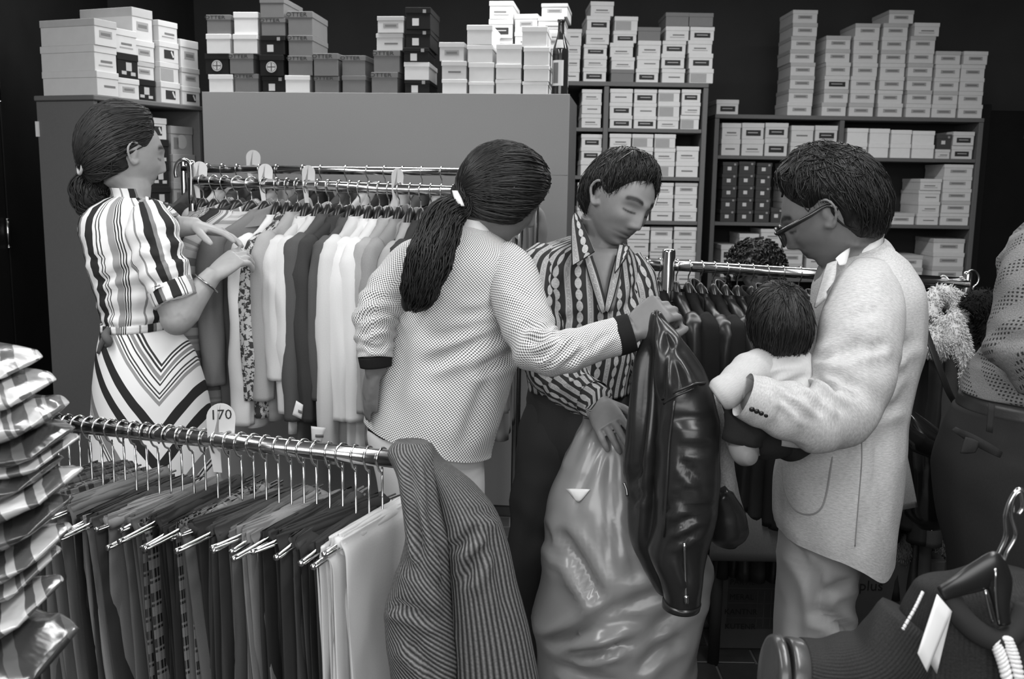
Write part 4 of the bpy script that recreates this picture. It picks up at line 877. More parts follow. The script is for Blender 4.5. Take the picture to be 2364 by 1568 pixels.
p.hair('hair', th_y, m_y, [(nrm(lerp(cw, t_, .12)), nrm(t_ + np.array([.10, .08, -.08])), .16) for t_ in tips], HAIRB, seed=12, lockw=.0036, lift=.002, rag=.009)
VY = 2.46
def shirt_disp(TH, T, V):
    # open front: push the cloth in a V below the throat
    return ridge(vnoise(V * np.array([10, 10, 4]), 41)) * .007 + .004 * ridge(vnoise(V * np.array([20, 20, 8]), 42))
sh_ = p.part('shirt', cut(loft([ring(1222, 895, 1452, 905, VY, .125), ring(1216, 850, 1462, 855, VY, .13), ring(1216, 780, 1474, 780, VY, .13), ring(1212, 700, 1482, 700, VY, .13), ring(1206, 640, 1482, 640, VY, .125), ring(1216, 600, 1474, 602, VY, .112), ring(1246, 572, 1462, 580, VY, .095), ring(1290, 556, 1446, 566, VY, .078), ring(1328, 545, 1432, 556, VY, .064)], 96, 9, (1, 0), addf(shirt_disp, crease([(1240, 760, 1330, 720, .008, 10), (1330, 780, 1420, 800, .007, 10), (1250, 660, 1300, 600, .008, 10), (1430, 720, 1470, 660, .008, 10), (1300, 640, 1330, 780, .006, 12)], VY)), u0=math.pi / 2), [(1335, 530), (1442, 535), (1432, 585), (1402, 716), (1396, 716), (1362, 590)], VY), CHAIN)
# skin of the open neck, lying just proud of the shirt front, then the placket edges
def patch(c4, n=10, thick=.002, bulge=0.0, puff=(0, -1, 0)):
    c = [np.asarray(q) for q in c4]
    def fn(u, v): 
        q = ((1 - u) * (1 - v))[..., None] * c[0] + (u * (1 - v))[..., None] * c[1] + (u * v)[..., None] * c[2] + ((1 - u) * v)[..., None] * c[3]
        return q + (bulge * np.sin(u * math.pi) * np.sin(v * math.pi))[..., None] * np.asarray(puff)
    return grid(fn, n, n, thick)
p.part('bare_chest', patch([P(1340, 574, 2.378), P(1442, 576, 2.374), P(1416, 718, 2.336), P(1386, 718, 2.336)], 10, .004, .010), p.skin, None, 'bare skin showing in the open shirt neck')
p.part('collar_point', patch([P(1322, 500, 2.40), P(1330, 492, 2.41), P(1373, 582, 2.31), P(1320, 616, 2.29)], 12, .004, .012), CHAIN, sh_)
p.part('collar_point', patch([P(1426, 566, 2.345), P(1452, 572, 2.37), P(1448, 594, 2.31), P(1420, 632, 2.30)], 10, .004, .008), CHAIN, sh_)
p.part('collar', arc_band([ring(1318, 556, 1444, 566, VY, .070), ring(1320, 530, 1440, 552, VY, .068), ring(1324, 502, 1436, 540, 2.465, .069)], -.35, math.pi + .75), CHAIN, sh_)
p.part('placket', patch([P(1350, 600, 2.345), P(1368, 590, 2.340), P(1402, 718, 2.312), P(1388, 724, 2.314)], 10, .004, .006), CHAIN, sh_)
p.part('placket', patch([P(1420, 590, 2.330), P(1438, 596, 2.335), P(1406, 722, 2.306), P(1396, 716, 2.310)], 10, .004, .006), CHAIN, sh_)
p.part('sleeve', loft(limb([(P(1262, 596, 2.45), .045), (P(1240, 630, 2.41), .062), (P(1238, 690, 2.38), .064), (P(1244, 760, 2.35), .060), (P(1258, 828, 2.32), .058), (P(1292, 872, 2.275), .055), (P(1334, 902, 2.225), .048), (P(1368, 922, 2.18), .042)]), 56, 7, (1, 0), addf(crumple(.62, .25, .004, 50, 8, .004), crease([(1225, 800, 1290, 770, .010, 8), (1235, 840, 1300, 800, .010, 8), (1255, 875, 1310, 825, .010, 8), (1290, 900, 1340, 850, .008, 8), (1225, 720, 1275, 690, .006, 9)], 2.35)), u0=math.pi / 2), CHAIN, sh_)
p.part('cuff', loft(limb([(P(1352, 914, 2.20), .0425), (P(1370, 925, 2.175), .041), (P(1382, 932, 2.16), .039)]), 36, 3, (1, 1)), CHAIN, sh_)
p.part('sleeve', loft(limb([(P(1440, 600, 2.47), .045), (P(1462, 650, 2.46), .055), (P(1476, 730, 2.46), .055), (P(1488, 800, 2.45), .052), (P(1512, 870, 2.39), .046), (P(1532, 918, 2.335), .040)]), 44, 6, (1, 1), crumple(.6, .25, .005, 40, 9, .004), u0=math.pi / 2), CHAIN, sh_)
jn = p.part('jeans', loft([ring(1240, 1100, 1440, 1100, 2.47, .07), ring(1216, 1030, 1455, 1035, 2.47, .112), ring(1216, 960, 1455, 965, 2.47, .118), ring(1220, 905, 1452, 910, 2.47, .112), ring(1226, 885, 1446, 888, 2.47, .105)], 56, 6, (1, 1), fold_noise(.004, 14, 14, 14, 3)), JEANS)
p.part('trouser_leg', loft(limb([(P(1292, 930, 2.47), .075), (P(1285, 1000, 2.465), .094), (P(1270, 1080, 2.46), .088), (P(1248, 1190, 2.45), .076), (P(1228, 1290, 2.43), .066), (P(1228, 1400, 2.45), .066), (P(1232, 1560, 2.47), .078), (P(1234, 1760, 2.48), .092)]), 44, 6, (1, 1), crumple(.5, .25, .006, 34, 4, .005)), JEANS, jn)
p.part('trouser_leg', loft(limb([(P(1385, 930, 2.48), .07), (P(1390, 1000, 2.47), .09), (P(1400, 1100, 2.46), .085), (P(1405, 1300, 2.45), .072), (P(1405, 1560, 2.47), .075), (P(1405, 1750, 2.48), .09)]), 40, 5, (1, 1), fold_noise(.005, 14, 14, 10, 6)), JEANS, jn)

# ================================================================== man with glasses in the light jacket
p = Person('man with glasses in a light tweed jacket carrying a child', 1990, 2.05, SKINM); GM = p
d = 2.08
p.head(1914, 486, d, (-.80, .34, -.46), (-.15, 0, 1), .97, ears=(-1,), out=.013, nose=1.0, lips=1.2)
p.tube([(p.hw((0, -.03, -.045)), .060), (P(1950, 545, 2.09), .060), (P(1968, 585, 2.10), .072), (P(1980, 630, 2.10), .095)], 22)
p.loft([ring(1850, 1100, 2060, 1090, 2.08, .12), ring(1885, 900, 2080, 900, 2.08, .12), ring(1900, 720, 2095, 720, 2.08, .12), ring(1920, 630, 2070, 625, 2.09, .10)], seg=24)
w1 = P(1748, 932, 1.86); p.tube([(P(2010, 690, 1.98), .055), (P(1945, 965, 1.88), .05), (P(1830, 950, 1.85), .04), (w1, .028), (P(1740, 932, 1.875), .027)])
p.addl(hand(w1, P(1722, 960, 1.99) - w1, (.3, .3, .9), 1, .9, ((.3, .4, .3),) * 4, (.7, .5, .3)))
p.body(.0042, lips=.6)
m_g = lambda D: .17 - .85 * D[..., 1] + .80 * D[..., 2] - earmask(D, .8, .05) - 1.1 * sstep(.62, 1., -D[..., 2]) + .16 * sstep(-.1, -.7, D[..., 1])
th_g = lambda D: .012 + .013 * np.clip(D[..., 2], 0, 1) + .010 * sstep(.25, .8, D[..., 1]) * sstep(.1, .5, D[..., 2]) + .008 * sstep(.2, .9, -D[..., 1]) + .005 * vnoise(D * 3, 28)
cw = nrm((-.2, -.35, .9)); tips = dirs_cap(2600, 22, m_g, .02)
p.hair('hair', th_g, m_g, [(nrm(lerp(cw, t_, .18)), nrm(t_ + np.array([0, -.12, -.05])), .18) for t_ in tips], HAIRB, seed=22, lockw=.0036, lift=.002, rag=.011)
gl = empty('glasses', tuple(p.hw((0, .1, 0))), 0, 'dark framed glasses worn by the man in the tweed jacket', 'glasses'); FR = plain('dark_glasses_frame', .01, .25, .6)
for sd in (-1, 1):
    c = np.array([sd * .034, .112, -.006]); S = Soup(); S.add(*tube([p.hw(c + np.array([.027 * math.cos(t), -.006 * abs(math.cos(t)), .021 * math.sin(t)])) for t in np.linspace(0, 2 * np.pi, 19)], .0032, 8, 2)); S.build('rim', FR, gl)
    S = Soup(); S.add(*tube([p.hw(q) for q in ((sd * .060, .108, .004), (sd * .076, .085, .006), (sd * .0835, .03, .010), (sd * .0815, -.008, .014), (sd * .080, -.024, -.004))], [.0048, .0055, .0045, .0035, .003], 8, 3)); S.build('temple_arm', FR, gl)
    S = Soup(); V, F, U = grid(lambda u, v: np.stack([np.full_like(u, 0)] * 3, -1) + np.array([p.hw(c + np.array([.026 * r_ * math.cos(t_), -.004, .020 * r_ * math.sin(t_)])) for r_, t_ in zip(v.ravel(), (u * 2 * math.pi).ravel())]).reshape(u.shape + (3,)), 17, 4); S.add(V, F, U)
    lm = bpy.data.materials.get('lens_glass')
    if lm is None:
        bb = NB('lens_glass', .03, .5, 0, .9); bb.b.inputs['Transmission Weight'].default_value = 1.0; bb.b.inputs['IOR'].default_value = 1.1; lm = bb.m
    S.build('lens', lm, gl)
S = Soup(); S.add(*tube([p.hw(q) for q in ((-.010, .118, .002), (0, .121, .005), (.010, .118, .002))], .003, 8, 3)); S.build('bridge', FR, gl)
jr = [ring(1800, 1222, 2046, 1236, 2.07, .17), ring(1796, 1190, 2050, 1200, 2.07, .17), ring(1798, 1110, 2064, 1110, 2.07, .165), ring(1815, 1040, 2074, 1030, 2.07, .155), ring(1838, 970, 2078, 960, 2.07, .145), ring(1862, 890, 2092, 880, 2.07, .145), ring(1874, 810, 2112, 800, 2.07, .15), ring(1880, 730, 2118, 725, 2.07, .15), ring(1892, 665, 2110, 660, 2.07, .14), ring(1908, 622, 2086, 612, 2.08, .118), ring(1922, 600, 2056, 580, 2.09, .095), ring(1935, 590, 2036, 560, 2.10, .078)]
def tail_disp(TH, T, V):
    # lower hem drops towards the side vent nearest the camera
    return .004 * ridge(vnoise(V * np.array([6, 6, 9]), 51)) * sstep(.1, .45, T) + .003 * ridge(vnoise(V * np.array([18, 18, 7]), 52)) + crease([(2000, 880, 2090, 780, .010, 14), (2010, 920, 2080, 860, .009, 13), (1980, 985, 2070, 930, .009, 13), (2040, 1010, 2030, 1180, .008, 16), (2000, 1100, 1995, 1260, .005, 14), (2060, 700, 2090, 850, .006, 14), (1850, 1015, 1940, 1010, .006, 12)], 2.07)(TH, T, V)
V, F, U = loft(jr, 96, 7, (0, 0), tail_disp, 2.2, math.pi / 2)
n_r = len(V) // 96; Vr = V.reshape(n_r, 96, 3); th = np.linspace(0, 2 * np.pi, 96, endpoint=False) + math.pi / 2
for i in range(n_r):
    t = i / (n_r - 1); k = max(0, 1 - t / .22); Vr[i, :, 2] -= k * (.050 * np.exp(-((th - (3 * math.pi / 2 + .55)) / .55) ** 2)); Vr[i, :, 0] += 0
jk = p.part('jacket', (Vr.reshape(-1, 3), F, U), TWEED)
p.part('vent_flap', patch([P(2040, 1010, 2.10), P(2078, 1000, 2.16), P(2113, 1170, 2.19), P(2046, 1180, 2.10)], 12, .006, .012), TWEED, jk)
p.part('jacket_collar', loft([ring(1918, 622, 2058, 572, 2.10, .088), ring(1930, 604, 2046, 556, 2.10, .083), ring(1938, 590, 2034, 548, 2.10, .078), ring(1942, 600, 2030, 556, 2.10, .072)], 48, 4, (0, 0), u0=math.pi / 2), TWEED, jk)
p.part('lapel', patch([P(1912, 612, 1.985), P(1935, 605, 1.975), P(1908, 690, 1.94), P(1884, 712, 1.955)], 12, .006, .008), TWEED, jk)
hj = Hit((Vr.reshape(-1, 3), F))
def onj(px, py, off=.002):
    q = hj(px, py, off); return q if q is not None else P(px, py, 1.93)
p.part('pocket_seam', tube([onj(*q) for q in ((1806, 1078), (1810, 1120), (1820, 1155), (1836, 1178), (1860, 1188), (1884, 1184), (1900, 1166), (1910, 1130), (1918, 1080), (1926, 1030))], .0015, 6, 5), cloth('tweed_seam', .24), jk)
p.part('side_seam', tube([onj(*q, .0015) for q in ((1988, 985), (1990, 1060), (1984, 1140), (1978, 1210), (1974, 1262))], .0010, 6, 5), bpy.data.materials['tweed_seam'], jk)
p.part('sleeve', loft(limb([(P(2010, 630, 2.02), .045), (P(2000, 685, 1.975), .070), (P(1988, 770, 1.93), .080), (P(1972, 850, 1.90), .078), (P(1950, 925, 1.87), .074), (P(1905, 966, 1.85), .066), (P(1850, 958, 1.84), .057), (P(1790, 938, 1.835), .050), (P(1740, 922, 1.83), .044), (P(1716, 912, 1.83), .042)]), 64, 8, (1, 0), addf(crumple(.55, .22, .005, 54, 6, .003), crease([(1890, 820, 2000, 800, .012, 11), (1930, 850, 2040, 790, .012, 11), (1840, 900, 1890, 960, .010, 9), (1865, 880, 1930, 955, .012, 9), (1890, 870, 1960, 925, .012, 9), (1815, 915, 1850, 975, .008, 8), (1785, 905, 1800, 965, .006, 8), (1960, 740, 2030, 730, .007, 11), (1935, 890, 1975, 900, .009, 9)], 1.95)), u0=math.pi / 2), TWEED, jk)
S = Soup()
for k in range(4):
    o_ = p.part('button', ellipsoid(P(1736 + 11 * k, 944 + 4.5 * k, 1.79), .0058, .004, .0058, None, 12, 8), BLACKP, jk)
p.part('shirt_collar', loft([ring(1934, 606, 2030, 562, 2.10, .074), ring(1936, 588, 2032, 545, 2.10, .072), ring(1940, 574, 2034, 536, 2.105, .071), ring(1944, 590, 2028, 552, 2.10, .064)], 48, 4, (0, 0), u0=math.pi / 2), SHIRTW)
p.part('shirt_collar_point', patch([P(1928, 598, 2.00), P(1960, 574, 2.03), P(1950, 612, 2.0), P(1936, 614, 1.99)], 8, .004, .004), SHIRTW)
p.part('trousers', loft([ring(1780, 1900, 2010, 1910, 2.1, .13), ring(1784, 1700, 2000, 1710, 2.1, .125), ring(1790, 1530, 1985, 1540, 2.09, .115), ring(1796, 1420, 1962, 1420, 2.09, .105), ring(1802, 1320, 1970, 1325, 2.08, .115), ring(1808, 1230, 1990, 1240, 2.08, .13), ring(1830, 1120, 2040, 1120, 2.08, .14)], 60, 7, (1, 1), addf(fold_noise(.004, 6, 6, 8, 61), crease([(1835, 1270, 1900, 1400, .012, 14), (1890, 1400, 1965, 1470, .018, 14), (1880, 1290, 1885, 1420, .007, 12), (1905, 1380, 1960, 1340, .012, 12), (1930, 1450, 1975, 1480, .012, 10), (1830, 1400, 1850, 1500, .006, 16)], 2.08)), 2.3, math.pi / 2), TROUM)

# ================================================================== child carried on the arm
p = Person('small child in a white knitted sweater seen from behind, carried on an arm', 1790, 1.98, SKIND); CH = p
d = 1.96
p.head(1800, 748, d, (-.12, .93, -.33), (0, 0, 1), .66, ears=(-1, 1), out=.010)
p.tube([(p.hw((0, -.02, -.05)), .034), (P(1800, 818, d), .036), (P(1805, 860, d), .06)], 16)
p.loft([ring(1730, 990, 1860, 1000, 1.97, .06), ring(1720, 920, 1880, 930, 1.97, .065), ring(1722, 860, 1880, 860, 1.97, .06)], seg=22)
w1 = P(1690, 896, 1.89); p.tube([(P(1730, 860, 1.93), .030), (P(1708, 884, 1.90), .022), (w1, .016)], 14)
p.addl(hand(w1, P(1660, 915, 1.885) - w1, (.3, .7, -.6), 1, .33, ((.9, .9, .6),) * 4))
lg = [(P(1765, 985, 1.98), .05), (P(1725, 1000, 1.93), .045), (P(1722, 1050, 1.92), .032)]; p.tube(lg, 14)
p.body(.004)
m_k = lambda D: .75 - .75 * D[..., 1] + .5 * D[..., 2] - earmask(D, .4, .04) - 1.5 * sstep(.70, 1., -D[..., 2])
th_k = lambda D: .012 + .006 * vnoise(D * 3, 38) + .010 * sstep(.2, .9, -D[..., 1]) * sstep(.2, -.8, D[..., 2])
tips = dirs_cap(1900, 32, m_k, .02); cw = nrm((.1, -.55, .8))
p.hair('hair', th_k, m_k, [(nrm(lerp(cw, t_, .12)), nrm(t_ + np.array([0, 0, -.15])), .12) for t_ in tips], hair_mat('child_hair', .014), seed=32, lockw=.0036, lift=.002, rag=.014)
sw = p.part('sweater', loft([ring(1722, 1000, 1880, 1015, 1.97, .085), ring(1708, 930, 1898, 940, 1.96, .088), ring(1706, 880, 1900, 885, 1.955, .085), ring(1718, 845, 1890, 840, 1.955, .075), ring(1745, 822, 1865, 815, 1.955, .058), ring(1770, 812, 1845, 806, 1.955, .045)], 60, 6, (1, 0), addf(fold_noise(.004, 8, 8, 16, 71), crease([(1740, 930, 1860, 880, .009, 9), (1720, 900, 1800, 870, .007, 8), (1780, 925, 1880, 905, .008, 8), (1740, 850, 1850, 840, .005, 8)], 1.955)), u0=math.pi / 2), WOOLW)
p.part('sleeve', loft(limb([(P(1772, 842, 1.945), .034), (P(1738, 856, 1.92), .040), (P(1708, 880, 1.897), .036), (P(1684, 900, 1.88), .0315)]), 40, 6, (1, 1), crumple(.4, .3, .0015, 22, 3, .002)), WOOLW, sw)
p.part('ribbed_cuff', loft(limb([(P(1694, 892, 1.884), .031), (P(1678, 903, 1.876), .034), (P(1664, 912, 1.872), .033), (P(1655, 918, 1.872), .027)]), 44, 4, (1, 1), lambda TH, T, V: .0018 * np.sin(TH * 22)), WOOLW, sw)
dk = cloth('child_dark_trousers', .02, .2)
tr = p.part('trousers', loft(limb([(P(1800, 985, 1.97), .062), (P(1755, 992, 1.93), .056), (P(1722, 985, 1.90), .05), (P(1716, 1020, 1.90), .040)]), 36, 6, (1, 1), fold_noise(.004, 18, 18, 18, 4)), dk)
p.part('trouser_leg', loft(limb([(P(1840, 985, 1.99), .06), (P(1815, 1015, 1.95), .05), (P(1800, 1030, 1.94), .04)]), 30, 5, (1, 1)), dk, tr)
for nm, pts in (('shoe', [(P(1714, 1015, 1.905), .026), (P(1717, 1034, 1.892), .029), (P(1724, 1050, 1.875), .026), (P(1734, 1058, 1.86), .016), (P(1738, 1060, 1.855), .006)]),):
    so = p.part('shoe', loft(limb(pts), 28, 5, (1, 1)), plain('pale_child_shoe', .20, .6, .3)); p.part('shoe_sole', tube([P(1703, 1044, 1.905), P(1712, 1060, 1.885), P(1734, 1068, 1.858)], [.004, .008, .004], 10, 3), plain('pale_sole', .22), so)

# ================================================================== person behind the right rack
p = Person('person with dark curly hair bending behind the leather coat rack', 1745, 4.2, SKIND); BG = p
d = 4.2
p.head(1744, 620, d, (.02, -.80, -.55), (0, 0, 1), .86, ears=(-1, 1))
p.tube([(p.hw((0, -.02, -.05)), .045), (P(1755, 665, 4.25), .045), (P(1765, 700, 4.28), .07)], 16)
p.loft([ring(1690, 1000, 1850, 1000, 4.3, .11), ring(1685, 800, 1860, 800, 4.3, .11), ring(1700, 710, 1850, 710, 4.3, .09)], seg=22)
p.body(.006)
m_b = lambda D: .42 - .85 * D[..., 1] + .8 * D[..., 2] - 1.2 * sstep(.5, .95, -D[..., 2]) + .35 * sstep(.5, 1., np.abs(D[..., 0]))
th_b = lambda D: .034 + .014 * vnoise(D * 7, 48)
crl = []
rb = np.random.default_rng(41)
for t_ in dirs_cap(260, 42, m_b, .05):
    q = t_ * (.118 + .03); c = p.hw(q); a_ = nrm(np.cross(t_, (.3, .5, .8))); b_ = np.cross(t_, a_); r = rb.uniform(.008, .014); Rw = p.R
    crl.append(tube([c + Rw @ ((a_ * math.cos(t) + b_ * math.sin(t)) * r + t_ * (.004 * t - .012)) for t in np.linspace(0, 5, 9)], .0035, 4, 1))
p.hair('curly_hair', th_b, m_b, [], HAIRB, seed=42, groove=.008, extra=crl)
p.part('skirt', loft([ring(1670, 1460, 1880, 1460, 4.3, .16), ring(1676, 1200, 1874, 1200, 4.3, .15), ring(1690, 980, 1862, 980, 4.3, .12)], 32, 4, (1, 1)), TROUD)
for fx in (1725, 1810): p.part('shoe', loft(limb([(V3_(P(fx, 1500, 4.3)[0], 4.36, .05), .04), (V3_(P(fx, 1500, 4.3)[0], 4.27, .045), .042), (V3_(P(fx, 1500, 4.3)[0], 4.18, .03), .03)], (0, 0, 1)), 20, 4), BELT); p.part('leg', tube([V3_(P(fx, 1500, 4.3)[0], 4.34, .04), V3_(P(fx, 1500, 4.3)[0], 4.34, .45)], .04, 14, 2), p.skin)
p.part('white_blouse', loft([ring(1684, 1000, 1862, 1000, 4.3, .13), ring(1678, 820, 1872, 820, 4.3, .13), ring(1690, 730, 1870, 720, 4.3, .12), ring(1700, 690, 1862, 680, 4.29, .10), ring(1715, 665, 1830, 655, 4.27, .075)], 44, 5, (1, 1), fold_noise(.008, 8, 8, 8, 81)), SHIRTW)

# ================================================================== person cut by the right edge
p = Person('person in an open-knit top and dark belted trousers at the right edge', 2420, 1.9, SKIND); RP = p
d = 1.9
p.head(2500, 330, d, (.5, .8, -.2), (0, 0, 1), 1.0, ears=(-1, 1))
p.tube([(p.hw((0, -.02, -.05)), .052), (P(2490, 440, d), .052), (P(2480, 500, d), .08)], 16)
p.loft([ring(2270, 960, 2570, 960, d, .12), ring(2310, 760, 2570, 760, d, .12), ring(2340, 600, 2600, 600, d, .11), ring(2400, 520, 2560, 520, d, .08)], seg=22)
p.body(.006)
p.hair('hair', lambda D: .024 + 0 * D[..., 0], m_g, [(cw, t_, .1) for t_ in dirs_cap(160, 52, m_g, .02)], HAIRB, seed=52, lockw=.006)
p.part('open_knit_top', loft([ring(2242, 908, 2590, 920, d, .148), ring(2240, 890, 2590, 900, d, .152), ring(2256, 862, 2586, 870, d, .15), ring(2284, 830, 2580, 835, d, .142), ring(2306, 780, 2580, 785, d, .14), ring(2316, 700, 2600, 700, d, .135), ring(2330, 600, 2610, 600, d, .125), ring(2362, 530, 2590, 525, d, .10), ring(2420, 480, 2540, 478, d, .07)], 80, 6, (1, 0), addf(fold_noise(.010, 6, 6, 14, 91), fold_noise(.004, 16, 16, 16, 92)), u0=math.pi / 2), CROCH)
p.part('sleeve', loft(limb([(P(2405, 560, 1.83), .05), (P(2392, 640, 1.80), .060), (P(2374, 730, 1.78), .060), (P(2350, 800, 1.77), .055), (P(2385, 838, 1.755), .050), (P(2460, 845, 1.76), .046)]), 48, 6, (1, 1), crumple(.7, .2, .008, 40, 7, .005), u0=math.pi / 2), CROCH)
p.part('belt', loft([ring(2218, 948, 2588, 962, d, .152), ring(2230, 910, 2588, 922, d, .148)], 56, 3, (1, 1), u0=math.pi / 2), BELT)
tz = p.part('trousers', loft([ring(2230, 1900, 2560, 1900, d, .15), ring(2205, 1500, 2560, 1500, d, .155), ring(2192, 1300, 2565, 1300, d, .16), ring(2172, 1150, 2575, 1160, d, .165), ring(2168, 1060, 2580, 1080, d, .165), ring(2190, 990, 2585, 1005, d, .158), ring(2216, 940, 2585, 955, d, .146)], 64, 6, (1, 1), fold_noise(.004, 10, 10, 8, 95), u0=math.pi / 2), TROUD)
p.part('belt_loop', patch([P(2282, 930, 1.742), P(2296, 934, 1.740), P(2290, 1000, 1.735), P(2276, 996, 1.737)], 5, .004), TROUD, tz)
p.part('pocket_welt', patch([P(2198, 992, 1.735), P(2206, 985, 1.732), P(2312, 1042, 1.732), P(2306, 1056, 1.732)], 10, .005, .003), TROUD, tz)
p.part('pocket_flap', patch([P(2228, 1008, 1.728), P(2258, 1020, 1.728), P(2250, 1044, 1.726), P(2216, 1046, 1.726)], 8, .004, .003), TROUD, tz)
# ================================================================== clothes on racks
ORW = ['first', 'second', 'third', 'fourth', 'fifth', 'sixth', 'seventh', 'eighth', 'ninth', 'tenth', 'eleventh', 'twelfth', 'thirteenth', 'fourteenth', 'fifteenth', 'sixteenth', 'seventeenth', 'eighteenth', 'nineteenth', 'twentieth', 'twenty-first', 'twenty-second', 'twenty-third', 'twenty-fourth', 'twenty-fifth', 'twenty-sixth', 'twenty-seventh', 'twenty-eighth']
def Rz(a): c, s = math.cos(a), math.sin(a); return np.array([[c, -s, 0], [s, c, 0], [0, 0, 1]])
def V3(*a): return np.array(a, float)
def hook_pts(r=.019, drop=.075, y=0.0):
    return [V3(0, y + r * math.cos(t), r * math.sin(t)) for t in np.linspace(-.5, math.pi + .25, 9)] + [V3(0, y - r * .55, -r * 1.15), V3(0, y, -r * 1.7), V3(0, y, -drop)]
_hk = {}
def hanger_at(B, yaw, label, group, kind='shoulder', dz=0.0):
    o = empty('clothes_hanger', tuple(B), yaw, label, 'hanger', group)
    if 'hook' not in _hk:
        S = Soup(); S.add(*tube(hook_pts(), .0021, 8, 3, ref=(1, 0, 0))); _hk['hook'] = S.mesh('hook', CHROME)
        S = Soup(); rr = []
        for y, z, hx, hz in ((-.165, -.196, .004, .004), (-.13, -.174, .007, .007), (-.055, -.130, .009, .012), (-.022, -.088, .012, .022), (0, -.072, .013, .024), (.022, -.088, .012, .022), (.055, -.130, .009, .012), (.13, -.174, .007, .007), (.165, -.196, .004, .004)): rr.append((V3(0, y, z), V3(hx, 0, 0), V3(0, 0, hz)))
        S.add(*loft(rr, 12, 4)); _hk['bar'] = S.mesh('shoulder_bar', BLACKP)
        S = Soup(); S.add(*tube([V3(0, 0, -.040), V3(0, 0, -.135), V3(0, -.004, -.142), V3(0, -.20, -.15)], .0022, 8, 1, ref=(1, 0, 0))); S.add(*tube([V3(.006, .15, -.15), V3(.006, -.205, -.152), V3(.003, -.2095, -.152), V3(-.003, -.2095, -.152), V3(-.006, -.205, -.152), V3(-.006, .15, -.15)], .0022, 8, 1, ref=(1, 0, 0)))
        _hk['rods'] = S.mesh('clamp_rods', CHROME)
        S = Soup(); S.add(*ellipsoid(V3(0, -.209, -.152), .0055, .004, .0055, None, 12, 8)); _hk['tip'] = S.mesh('rod_tip', CHROME)
    obj('hook', _hk['hook'], o)
    if kind == 'shoulder': obj('shoulder_bar', _hk['bar'], o)
    else: k_ = random.uniform(.78, 1.22); r1 = obj('clamp_rods', _hk['rods'], o); r1.scale = (1, k_, 1); r1.location = (0, 0, dz); r2 = obj('rod_tip', _hk['tip'], o); r2.location = (0, -.209 * (k_ - 1), dz)
    return o
def garment(B, yaw, mat, label, cat, group, L=.60, hw=.19, ht=.026, sleeve=.46, sr=.036, seed=0, collar=True, drop=.072, cmat=None, name='jacket', sw=0.0):
    """jacket or blouse on a hanger: hanger runs along local y, bar point B"""
    o = empty(name, tuple(B), yaw, label, cat, group); z0 = -drop - .008; rg = np.random.default_rng(seed)
    w1 = rg.uniform(.9, 1.1)
    rings = [(V3(sw * .5, 0, z0 - L), V3(ht * 1.25, 0, 0), V3(0, hw * .98 * w1, 0)), (V3(sw * .3, 0, z0 - L * .8), V3(ht * 1.2, 0, 0), V3(0, hw * .96, 0)), (V3(0, 0, z0 - L * .5), V3(ht * 1.1, 0, 0), V3(0, hw * .93, 0)), (V3(0, 0, z0 - .17), V3(ht * 1.1, 0, 0), V3(0, hw * .96, 0)), (V3(0, 0, z0 - .10), V3(ht, 0, 0), V3(0, hw * 1.02, 0)),
             (V3(0, 0, z0 - .065), V3(ht * .9, 0, 0), V3(0, hw * .86, 0)), (V3(0, 0, z0 - .035), V3(ht * .85, 0, 0), V3(0, hw * .58, 0)), (V3(0, 0, z0 - .010), V3(ht * .9, 0, 0), V3(0, hw * .34, 0)), (V3(0, 0, z0 + .002), V3(ht * .9, 0, 0), V3(0, hw * .30, 0))]
    dsp = lambda TH, T, V: .009 * ridge(vnoise(V * np.array([18, 18, 3.5]) + seed, seed)) * (1 - .7 * T) + .002 * ridge(vnoise(V * np.array([20, 26, 10]) + seed, seed + 9))
    S = Soup(); S.add(*loft(rings, 48, 5, (1, 0), dsp, 2.3)); obj('garment_body', S.mesh('garment_body', mat), o)
    for sd in (-1, 1):
        dx = rg.uniform(-.012, .012); l_ = sleeve * rg.uniform(.95, 1.05)
        pts = [(V3(0, sd * hw * .78, z0 - .062), (sr * .55, sr * .45)), (V3(0, sd * hw * .98, z0 - .092), (sr * 1.0, sr * .85)), (V3(dx * .3, sd * (hw + .012), z0 - .16), (sr * 1.15, sr)), (V3(dx * .7, sd * (hw + .02), z0 - .08 - l_ * .5), (sr * 1.08, sr * .95)), (V3(dx, sd * (hw + .018), z0 - .08 - l_ * .85), (sr * .95, sr * .85)), (V3(dx, sd * (hw + .016), z0 - .08 - l_), (sr * .9, sr * .82))]
        S = Soup(); S.add(*loft(limb(pts, (1, 0, 0)), 30, 5, (1, 1), addf(crumple(.45, .3, .0015, 30, seed + sd, .003), lambda TH, T, V: .006 * ridge(vnoise(V * np.array([34, 34, 3.2]) + seed, seed + 4))))); obj('sleeve', S.mesh('sleeve', mat), o)
    if collar:
        tl = rg.uniform(.012, .030); k1 = rg.uniform(1.3, 1.7)
        S = Soup(); S.add(*loft([(V3(0, -.004, z0 - .040), V3(ht * 1.75, 0, 0), V3(0, hw * .52, tl * .6)), (V3(0, 0, z0 - .014), V3(ht * k1, 0, 0), V3(0, hw * .43, tl)), (V3(0, 0, z0 + .008), V3(ht * 1.15, 0, 0), V3(0, hw * .36, tl * 1.1)), (V3(0, 0, z0 + .010), V3(ht * .85, 0, 0), V3(0, hw * .30, tl)), (V3(0, 0, z0 - .02), V3(ht * .6, 0, 0), V3(0, hw * .26, tl)), (V3(0, 0, z0 - .035), V3(ht * .2, 0, 0), V3(0, hw * .1, 0))], 36, 3, (0, 1), lambda TH, T, V: .003 * vnoise(V * 40, seed))); obj('collar', S.mesh('collar', cmat or mat), o)
    return o
